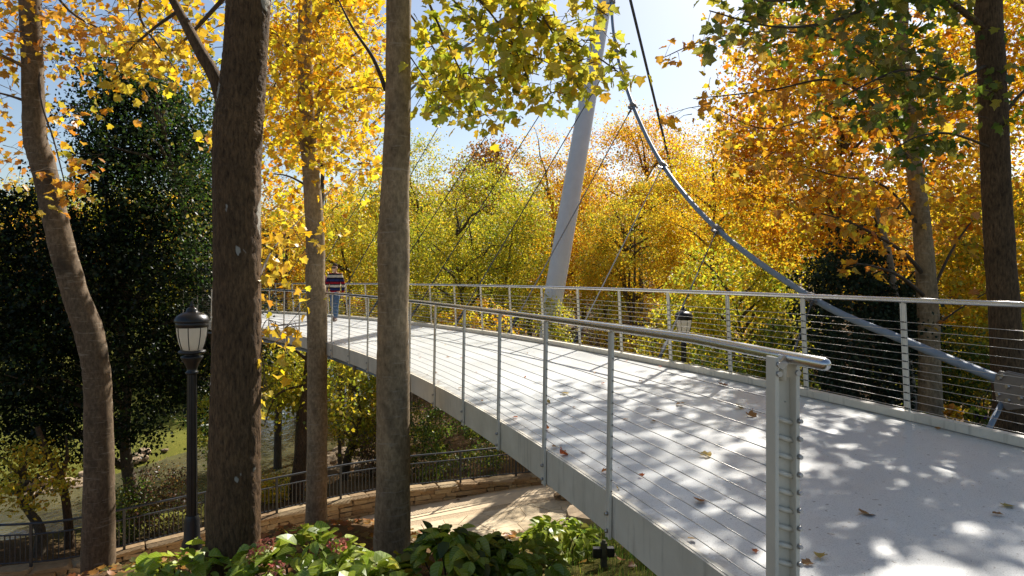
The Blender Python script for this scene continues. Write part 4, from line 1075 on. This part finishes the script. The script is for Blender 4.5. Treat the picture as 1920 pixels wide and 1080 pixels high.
boulder(1135, 1000, 13.6, .6, 'small brown rock half hidden under the bridge beam', None, rr)
# short stone pier under the bridge, beside the path
def build_pier():
    p, t = wall_at(WLEN-4.1); u = Vector((t.y, -t.x, 0)); c = p+u*1.9; z = G(c.x, c.y)
    o = empty('stone_pier', (c.x, c.y, z-.1), 'short stone pier standing beside the path under the bridge beam', 'pier'); r2 = random.Random(3)
    for k in range(7):
        for s in range(2):
            q = link('stone', STONES[r2.randrange(10)], o, Vector((-.22+.44*s+(.08 if k % 2 else -.08), r2.uniform(-.03, .03), .09+k*.17)))
            q.scale = (.46, .6, .17)
    return o
build_pier()

# ------------------------------------------------------------------ lamps
def lamp(x, y, top, label):
    g = G(x, y)-.05; o = empty('lamp_post', (x, y, g), label, 'lamp post'); c = Vector((x, y, 0))
    zc = top-.39                                              # underside of the cap rim
    rp = .078; n = 24
    fl = MB(); prof = [(.15, g), (.15, g+.25), (.12, g+.32), (.115, g+.6), (.09, g+.68)]
    MB().lathe(c, prof, 20).build('base', M['black'], o)
    vs = []; zs = [g+.66, zc-.74]
    for z, r in ((zs[0], rp*1.05), (zs[1], rp*.92)):
        for j in range(48): q = 2*PI*j/48; vs.append(c+Vector((math.cos(q), math.sin(q), 0))*(r*(1-.09*(j % 4 == 0)-.05*(j % 4 in (1, 3))))+Vector((0, 0, z)))
    fl.add(vs, [(j, (j+1) % 48, 48+(j+1) % 48, 48+j) for j in range(48)]).build('pole', M['black'], o)
    MB().lathe(c, [(.07, zc-.75), (.095, zc-.74), (.095, zc-.71), (.075, zc-.70), (.075, zc-.66), (.12, zc-.56), (.165, zc-.49), (.165, zc-.47), (.10, zc-.455), (.10, zc-.43), (.19, zc-.42), (.205, zc-.40), (.19, zc-.38), (.02, zc-.375)], 24).build('capital', M['black'], o)
    glo = [(.10, zc-.375), (.155, zc-.36), (.185, zc-.27), (.212, zc-.15), (.222, zc-.05), (.222, zc+.03), (.05, zc+.035)]
    MB().lathe(c, glo, 28).build('globe', M['globe'], o)
    MB().lathe(c, [(.226, zc-.02), (.236, zc-.02), (.24, zc+.07), (.226, zc+.075)], 28).build('vent_band', M['black'], o)
    for k in range(8):
        q = 2*PI*k/8+.2; d = Vector((math.cos(q), math.sin(q), 0))
        MB().tube([c+d*(r+.006)+Vector((0, 0, z)) for r, z in glo[1:6]], .0075, 5).build('cage_rib', M['black'], o)
    MB().lathe(c, [(.10, zc+.05), (.25, zc+.06), (.258, zc+.075), (.252, zc+.10), (.22, zc+.155), (.15, zc+.20), (.10, zc+.215), (.085, zc+.225), (.08, zc+.26), (.055, zc+.285), (.028, zc+.30)], 28).build('cap', M['black'], o)
    MB().lathe(c, [(.02, zc+.295), (.036, zc+.315), (.02, zc+.335), (.014, zc+.35), (.022, zc+.365), (.002, zc+.395)], 12).build('finial', M['black'], o)
a = P(360, 500, 10.6); lamp(a.x, a.y, -.53, 'black lamp post with frosted globe in front of the dark evergreen at left')
a = P(1282, 500, 19.2); lamp(a.x, a.y, -1.08, 'black lamp post seen through the far railing of bridge')

# ------------------------------------------------------------------ hydrangeas and planting bed
HYV = None
def hydrangea(label, px, py, d, rx, ry, h, n, seed, heads=0, size=.17, matk='hydrangea'):
    rr = random.Random(seed); rng = np.random.default_rng(seed); a = P(px, py, d); top = a.z; g = G(a.x, a.y)
    o = empty('hydrangea_shrub', (a.x, a.y, g), label, 'shrub'); hz = max(.6, top-g)
    pos = []; rots = []
    for i in range(n):
        r = math.sqrt(rr.random()); q = rr.uniform(0, 2*PI); x, y = r*math.cos(q), r*math.sin(q)
        z = (1-r**2.2)*h+(hz-h)-abs(rr.gauss(0, .10))+.06*math.sin(7*x+3*y+seed)
        az = math.atan2(x, y)+rr.gauss(0, .9); pitch = rr.gauss(-.25, .35); roll = rr.gauss(0, .35)
        pos.append((a.x+x*rx, a.y+y*ry, g+z))
        ca, sa, cp, sp = math.cos(az), math.sin(az), math.cos(pitch), math.sin(pitch)
        Y = np.array([sa*cp, ca*cp, sp]); X = np.array([ca, -sa, 0.]); Z = np.cross(X, Y); X = X*math.cos(roll)+Z*math.sin(roll); Z = np.cross(X, Y)
        rots.append(np.stack([X, Y, Z], 1))
    pos = np.array(pos); sz = size*rng.uniform(.6, 1.25, n)
    single_leaves(o, pos[:300], sz[:300], 'ovate', 'leaf_'+matk, rng, rr, shape=ovate_shape, rots=rots[:300])
    if n > 300:
        f = link('foliage', leaf_mesh('foliage', T_OVATE, pos[300:]-np.array(o.location), sz[300:], pick('green', n-300, rng)*.8, rng, M['leaf'], np.array(rots[300:])), o); f['kind'] = 'stuff'
    mb = MB()
    for i in range(26):
        p = Vector(pos[rr.randrange(min(n, 300))]); mb.tube([Vector((a.x+(p.x-a.x)*.3, a.y+(p.y-a.y)*.3, g-.05)), p.lerp(Vector((a.x, a.y, g)), .3)+Vector((0, 0, .1)), p-Vector((0, 0, .02))], [.009, .007, .004], 5)
    s = mb.build('stems', M['twig'], o); s['kind'] = 'stuff'
    for i in range(heads):
        x, y = rr.uniform(-.8, .8), rr.uniform(-.9, .2); r = math.hypot(x, y)
        c = Vector((a.x+x*rx, a.y+y*ry, g+(1-min(1, r)**2.2)*h+(hz-h)+.03)); fp = []
        for k in range(70):
            v = Vector((rr.gauss(0, 1), rr.gauss(0, 1), rr.gauss(.4, .8))).normalized(); fp.append(c+Vector((v.x*.075, v.y*.075, v.z*.055)))
        fp = np.array([tuple(p) for p in fp]); col = np.array([(.50, .14, .11), (.55, .26, .15), (.40, .10, .10)])[rng.integers(0, 3, 70)]
        hd = link('flower_head', leaf_mesh('flower_head', T_DIA, fp-np.array(o.location), .035*rng.uniform(.7, 1.3, 70), col, rng, M['leaf']), o); hd['label'] = 'faded reddish flower head'
hydrangea('bright green hydrangea left of the thick dark trunk, below the lamp', 335, 1035, 6.6, .55, .5, .35, 170, 81, 1)
hydrangea('sunlit hydrangea with faded red heads between the dark and grey trunks', 560, 1000, 6.4, .70, .5, .45, 300, 82, 3)
hydrangea('low hydrangea with dry pink heads just left of the grey trunk', 650, 1025, 5.9, .45, .45, .4, 170, 83, 2)
hydrangea('shaded dark green hydrangea right of the grey trunk', 850, 1000, 6.6, .75, .6, .45, 460, 84, 0, .17, 'hydrangea')
hydrangea('leafy hydrangea sloping down beside the flagstone path', 965, 1015, 6.9, .55, .5, .4, 260, 85, 0, .15, 'hydrangea')
hydrangea('glossy small-leaved hydrangea left of the little dark post', 1050, 1003, 10.3, .62, .5, .38, 240, 86, 0, .16)
def build_bed():
    rng = np.random.default_rng(31); rr = random.Random(31)
    n = 20000; x = rng.uniform(.5, 3.4, n); y = rng.uniform(7.5, 15.8, n); z = gz(x, y)
    k = rng.random(n) < .5+.5*np.sin(x*3.1+1)*np.sin(y*2.2); x, y, z = x[k], y[k], z[k]
    me = leaf_mesh('border grass', T_BLADE, np.stack([x, y, z], 1), .13*rng.uniform(.5, 1.3, len(x)), pick('green', len(x), rng)*np.array([.75, .9, 1.3]), rng, M['leaf'],
                   rand_up(len(x), rng))
    tag(link('border_grass', me), kind='stuff')
    # leaf litter under the trees and on the path
    n = 5200; x = rng.uniform(-13, 3, n); y = rng.uniform(5, 24, n); k = (y-yw(x) < -.3); x, y = x[k], y[k]
    onp = (y-yw(x) > -4.3); keep = ~onp | (rng.random(len(x)) < np.where(x < -4.5, .55, .03)); keep &= ~((x > .2) & (rng.random(len(x)) < .85)); x, y = x[keep], y[keep]
    z = gz(x, y)+.045
    me = leaf_mesh('leaf litter', T_LOBE, np.stack([x, y, z], 1), .14*rng.uniform(.6, 1.2, len(x)), pick('rust', len(x), rng), rng, M['leaf'], rand_flat(len(x), rng))
    tag(link('leaf_litter', me), kind='stuff')
    # little service post with a dark box
    a = P(1132, 1040, 9.4); g = G(a.x, a.y); o = empty('service_post', (a.x, a.y, g), 'short green wooden post with dark outlet boxes under the bridge', 'post')
    zt = P(0, 1017, 9.4).z
    MB().box((a.x, a.y, (g+zt)/2-.05), (.085, .085, zt-g+.1)).build('post', M['wood'], o, bevel=.006)
    MB().lathe((a.x, a.y, zt), [(.03, 0), (.03, .03), (.001, .035)], 10).build('knob', M['wood'], o)
    MB().box((a.x-.095, a.y-.02, zt-.13), (.12, .10, .13)).build('outlet_box', M['black'], o, bevel=.008)
    MB().box((a.x+.09, a.y-.02, zt-.12), (.10, .10, .12)).build('outlet_box', M['black'], o, bevel=.008)
    # flowers by the right railing
    def plant(px, py, d, h, w, pal, flower, label, seed, nfl):
        rng = np.random.default_rng(seed); a = P(px, py, d); g = G(a.x, a.y); o = empty('flowering_plant', (a.x, a.y, g), label, 'plant')
        top = a.z; n = 90; p = np.stack([a.x+rng.normal(0, w*.5, n), a.y+rng.normal(0, w*.5, n), g+(top-g)*rng.uniform(.25, .95, n)], 1)
        f = link('foliage', leaf_mesh('foliage', T_OVATE, p-np.array(o.location), .10*rng.uniform(.6, 1.2, n), pick(pal, n, rng), rng, M['leaf'], rand_up(n, rng)), o); f['kind'] = 'stuff'
        mb = MB()
        for _ in range(7):
            q = p[rng.integers(0, n)]; mb.tube([(a.x, a.y, g-.03), tuple(q)], [.008, .004], 5)
        s = mb.build('stems', M['twig'], o); s['kind'] = 'stuff'
        for k in range(nfl):
            c = np.array([a.x+rng.normal(0, w*.45), a.y-.04+rng.normal(0, w*.3), top-rng.uniform(0, .12)]); m = 9
            pp = np.repeat(c[None], m, 0); az = np.arange(m)*2*PI/m
            R = np.stack([np.stack([np.cos(az), -np.sin(az), 0*az], 1), np.stack([np.sin(az)*.9, -.25+0*az, np.cos(az)*.9], 1), np.stack([0*az, -1+0*az, 0*az], 1)], 2)
            fl = link('flower', leaf_mesh('flower', T_OVATE, pp-np.array(o.location), np.full(m, .05), np.repeat(np.array([flower]), m, 0)*rng.uniform(.8, 1.2, (m, 1)), rng, M['leaf'], R), o)
    plant(1735, 783, 11.6, .3, .07, 'green', (.55, .03, .30), 'small plant with one pink bloom at the foot of the grey trunk', 91, 2)
    plant(1785, 765, 11.4, .4, .10, 'orange', (.60, .30, .05), 'orange leaved plant beside the grey trunk behind the railing', 92, 2)
    plant(1832, 772, 11.2, .3, .12, 'green', (.11, .02, .30), 'low plant with purple blooms left of the anchor strut', 93, 4)
    plant(1868, 800, 11.0, .3, .14, 'green', (.13, .03, .32), 'leafy plant with purple blooms under the anchor plate', 94, 2)
def rand_up(n, rng):
    az = rng.uniform(0, 2*PI, n); t = np.abs(rng.normal(0, .45, n))
    Y = np.stack([np.sin(az)*np.sin(t), np.cos(az)*np.sin(t), np.cos(t)], 1); X = np.stack([np.cos(az), -np.sin(az), 0*az], 1); Z = np.cross(X, Y)
    return np.stack([X, Y, Z], 2)
def rand_flat(n, rng):
    az = rng.uniform(0, 2*PI, n); p = rng.normal(0, .18, n); r = rng.normal(0, .22, n)
    Y = np.stack([np.sin(az)*np.cos(p), np.cos(az)*np.cos(p), np.sin(p)], 1); X0 = np.stack([np.cos(az), -np.sin(az), 0*az], 1); Z0 = np.cross(X0, Y)
    X = X0*np.cos(r)[:, None]+Z0*np.sin(r)[:, None]
    return np.stack([X, Y, np.cross(X, Y)], 2)
build_bed()

# ------------------------------------------------------------------ fallen leaves on the deck, each one a thing
DTAB = [(INNER(i*.1)[0], OUTER(i*.1-1.9)[0]) for i in range(-30, 200)]
def deck_z(x, y):
    best = None
    for a, b in DTAB:
        ab = b-a; t = ((x-a.x)*ab.x+(y-a.y)*ab.y)/(ab.x**2+ab.y**2); q = a+ab*t; e = (q.x-x)**2+(q.y-y)**2
        if best is None or e < best[0]: best = (e, t, q.z)
    return best[1], best[2]
def on_deck(px, py):
    z = -1.45
    for _ in range(4): d = -z*F/(py-500); X = (px-960)/F*d; t, z = deck_z(X, d)
    return X, d, z, t
DRY = []
for k in range(8):
    r2 = random.Random(300+k); vs, fs = tmpl([(.30*r2.uniform(.8, 1.1), .03), (.52*r2.uniform(.7, 1.1), .22), (.28, .36), (.48*r2.uniform(.7, 1.1), .66), (.2, .72)], r2.uniform(-.1, .45), r2.uniform(-.2, .5))
    vs[:, 2] += .10*np.sin(vs[:, 0]*6+k)*np.abs(vs[:, 0])+.05
    vs = np.concatenate([vs, [(-.012, 0, .05), (.012, 0, .05), (.05, -.55, .0), (.035, -.55, .0)]]); n = len(vs); fs = fs.tolist()+[[n-4, n-3, n-2], [n-4, n-2, n-1]]
    DRY.append((vs, fs))
def fallen(px, py, size, mat, label, seed, group=None):
    r2 = random.Random(seed); X, Y, z, t = on_deck(px, py)
    if not .02 < t < .97: return
    vs, fs = DRY[seed % 8]; key = ('dry', seed % 8, mat)
    if key not in LEAFV:
        me = bpy.data.meshes.new('fallen_leaf'); me.from_pydata([tuple(v) for v in vs], [], fs); me.materials.append(M[mat]); LEAFV[key] = me
    o = link('fallen_leaf', LEAFV[key], None, (X, Y, z+.006)); o.scale = (size,)*3; o.rotation_euler = (r2.gauss(0, .12), r2.gauss(0, .15), r2.uniform(0, 6.28))
    tag(o, label, 'leaf', group)
for k, (px, py, s, m, lab) in enumerate([
    (1618, 966, .115, 'leaf_dry', 'large brown lobed leaf with long stem lying alone in deck shade'),
    (1884, 952, .075, 'leaf_tan', 'yellow leaf on a bright patch at the lower right of deck'),
    (1860, 965, .055, 'leaf_dry', 'curled brown leaf beside the yellow leaf on bright patch'),
    (1050, 853, .085, 'leaf_red', 'big orange red leaf caught against inner railing wires'),
    (1040, 850, .075, 'leaf_red', 'second orange red leaf piled left at the inner railing wires'),
    (1128, 886, .07, 'leaf_red', 'bright red leaf standing by the foot of near railing post'),
    (1062, 872, .06, 'leaf_tan', 'small yellow leaf below the orange red pair'),
    (1080, 882, .08, 'leaf_dry', 'russet leaf lying on the inner deck edge'),
    (1092, 888, .06, 'leaf_dry', 'tiny russet leaf right of the russet leaf on deck edge'),
    (1333, 858, .10, 'leaf_tan', 'tan leaf in the dappled shade left of the end post'),
    (1388, 768, .11, 'leaf_tan', 'pale tan leaf near the middle of the deck'),
    (1402, 780, .11, 'leaf_dry', 'brown leaf touching the pale tan leaf'),
    (1360, 724, .13, 'leaf_dry', 'dark brown leaf close to the outer railing'),
    (1310, 938, .09, 'leaf_dry', 'brown leaf in sunlight low beside the wires'),
    (1537, 1050, .07, 'leaf_tan', 'tan leaf at the bottom edge right of end post'),
    (1522, 1058, .06, 'leaf_dry', 'brown leaf at the bottom edge touching the tan leaf'),
    (1518, 746, .12, 'leaf_dry', 'brown curled leaf at foot of the outer railing post'),
    (1268, 760, .10, 'leaf_dry', 'brown leaf in deep shade of the wide deck'),
    (1064, 740, .10, 'leaf_tan', 'orange tan leaf on the sunny middle of the deck'),
    (1205, 968, .07, 'leaf_dry', 'reddish leaf on the inner edge by the lowest wires')]):
    fallen(px, py, s, m, lab, 400+k)
r2 = random.Random(77)
for k in range(80):
    if k < 34: i = r2.uniform(-1, 14); p, t = INNER(i); u = Vector((t.y, -t.x, 0)); q = p+u*abs(r2.gauss(.12, .14))
    elif k < 56: i = r2.uniform(-2, 12); p, t = OUTER(i); u = Vector((t.y, -t.x, 0)); q = p-u*abs(r2.gauss(.15, .15))
    else: i = r2.uniform(-1, 11); a, b = INNER(i)[0], OUTER(i-1.9)[0]; q = a.lerp(b, r2.uniform(.1, .9))
    px, py = 960+F*q.x/q.y, 500-F*q.z/q.y
    if not (0 < px < 1920 and 560 < py < 1080): continue
    m = r2.choice(('leaf_dry', 'leaf_dry', 'leaf_dry', 'leaf_tan', 'leaf_dry', 'leaf_red'))
    w = {'leaf_dry': 'brown', 'leaf_tan': 'tan', 'leaf_red': 'red'}[m]
    fallen(px, py, r2.uniform(.03, .065), m, f'small {w} fallen leaf among the scatter on the pale bridge deck', 500+k, 'fallen leaves scattered on the deck')

# ------------------------------------------------------------------ people
def skin_mesh(name, verts, edges, radii, mat, parent, sub=2, extra=None):
    me = bpy.data.meshes.new(name); me.from_pydata(verts, edges, []); o = link(name, me)
    o.modifiers.new('skin', 'SKIN')
    lay = me.skin_vertices[0].data
    for i, r in enumerate(radii): lay[i].radius = r if hasattr(r, '__len__') else (r, r); lay[i].use_root = i == 0
    s = o.modifiers.new('sub', 'SUBSURF'); s.levels = s.render_levels = sub
    bpy.context.view_layer.update(); dg = bpy.context.evaluated_depsgraph_get()
    new = bpy.data.meshes.new_from_object(o.evaluated_get(dg)); o.modifiers.clear(); o.data = new; bpy.data.meshes.remove(me)
    new.materials.clear(); new.materials.append(mat); new.polygons.foreach_set('use_smooth', [True]*len(new.polygons)); o.parent = parent
    return o
def person(x, y, yaw, label, top_mat, leg_mat, seed, sun=True, S=.97):
    t, z = deck_z(x, y); o = empty('person', (x, y, z), label, 'person'); o.rotation_euler = (0, 0, yaw); o.scale = (S,)*3
    sh, el, wr = [(s*.175, .01, 1.41) for s in (1, -1)], [(.25, .05, 1.12), (-.24, -.02, 1.11)], [(.262, -.03, .865), (-.25, -.14, .88)]
    hip, kn, an = [(.085, 0, .90), (-.085, 0, .90)], [(.09, -.10, .50), (-.085, .02, .50)], [(.09, -.16, .09), (-.085, .24, .16)]
    V = [(0, 0, .95), (0, .01, 1.15), (0, .015, 1.36), (0, .01, 1.47), (0, -.015, 1.54), (0, -.022, 1.61), (0, -.005, 1.68), (0, .0, 1.735)]
    R = [(.14, .10), (.145, .095), (.155, .095), .056, (.062, .070), (.072, .088), (.074, .092), (.045, .055)]
    E = [(i, i+1) for i in range(7)]
    def add(v, r, par): V.append(v); R.append(r); E.append((par, len(V)-1)); return len(V)-1
    add((0, -.118, 1.585), .014, 5)                           # nose
    for k, s in enumerate((1, -1)): add((s*.080, .005, 1.60), .016, 5)
    for k in range(2):
        i = add(sh[k], .058, 2); i = add(el[k], .043, i); i = add(wr[k], .028, i); w = Vector(wr[k]); s = 1 if k == 0 else -1
        h = add(tuple(w+Vector((0, -.015, -.075))), (.020, .038), i)
        for f, (dy, ln) in enumerate(((-.033, .072), (-.012, .082), (.010, .078), (.030, .062))):
            a = add(tuple(w+Vector((-s*.006, -.015+dy, -.125-.2*(ln-.06)))), .0095, h); add(tuple(w+Vector((-s*.022, -.018+dy, -.125-ln*.85))), .0075, a)
        a = add(tuple(w+Vector((-s*.012, -.060, -.075))), .011, h); add(tuple(w+Vector((-s*.02, -.075, -.115))), .009, a)
    for k in range(2):
        i = add(hip[k], .088, 0); i = add(kn[k], .055, i); i = add(an[k], .036, i); add((an[k][0], an[k][1]-.13, an[k][2]-.055), (.034, .026), i)
    skin_mesh('body', V, E, R, M['skin'], o)
    V = [(0, 0, .80), (0, .01, 1.05), (0, .012, 1.22), (0, .015, 1.37), (0, .008, 1.455)]; R = [(.178, .138), (.178, .135), (.182, .126), (.172, .112), (.075, .075)]; E = [(i, i+1) for i in range(4)]
    for k in range(2):
        i = add(sh[k], .075, 3); i = add(el[k], .062, i); add((wr[k][0], wr[k][1], wr[k][2]-.012), .048, i)
    skin_mesh('sweater', V, E, R, top_mat, o)
    V = [(0, 0, .95), (0, 0, .88)]; R = [(.158, .115), (.155, .115)]; E = [(0, 1)]
    for k in range(2):
        i = add(hip[k], .098, 1); i = add(kn[k], .078, i); add((an[k][0], an[k][1], an[k][2]-.015), .066, i)
    skin_mesh('jeans', V, E, R, leg_mat, o)
    for k in range(2):
        ax, ay, az = an[k]; d = 0 if k == 0 else .5
        mb = MB(); bm_pts = [(ax, ay+.06, az-.03), (ax, ay+.01, az-.035), (ax, ay-.08, az-.05+(-.03 if k else 0)), (ax, ay-.17, az-.06+(-.075 if k else 0))]
        me = MB().tube(bm_pts, [.036, .05, .046, .026], 10).mesh('shoe', M['shoe']); link('shoe', me, o)
    # hair cap and sunglasses
    hb = MB(); hb.ball((0, .014, 1.672), .1, 14, 10, (.86, 1.02, .90)); me = hb.mesh('hair', M['hair'])
    bm = bmesh.new(); bm.from_mesh(me); bmesh.ops.delete(bm, geom=[v for v in bm.verts if v.co.z < 1.655 and v.co.y < -.02 or v.co.z < 1.60], context='VERTS'); 
    for v in bm.verts: v.co += Vector((random.Random(int(v.co.x*1e4)).uniform(-.004, .004), 0, random.Random(int(v.co.y*1e4)).uniform(-.004, .006)))
    bm.to_mesh(me); bm.free(); link('hair', me, o)
    if sun:
        g = MB()
        for s in (1, -1): g.box((s*.033, -.104, 1.632), (.052, .012, .034)); g.box((s*.074, -.05, 1.638), (.006, .11, .008))
        g.box((0, -.106, 1.638), (.02, .008, .008)); link('sunglasses', g.mesh('sunglasses', M['lens']), o)
    return o
person(-5.28, 20.35, math.radians(-8), 'person in striped sweater and blue jeans walking on the bridge', mat_sweater(.80, 1.50), M['denim'], 1)
person(-5.92, 20.9, math.radians(-8), 'person in maroon top mostly hidden behind the slender trunk', M['maroon'], M['denim_dark'], 2, False, .95)
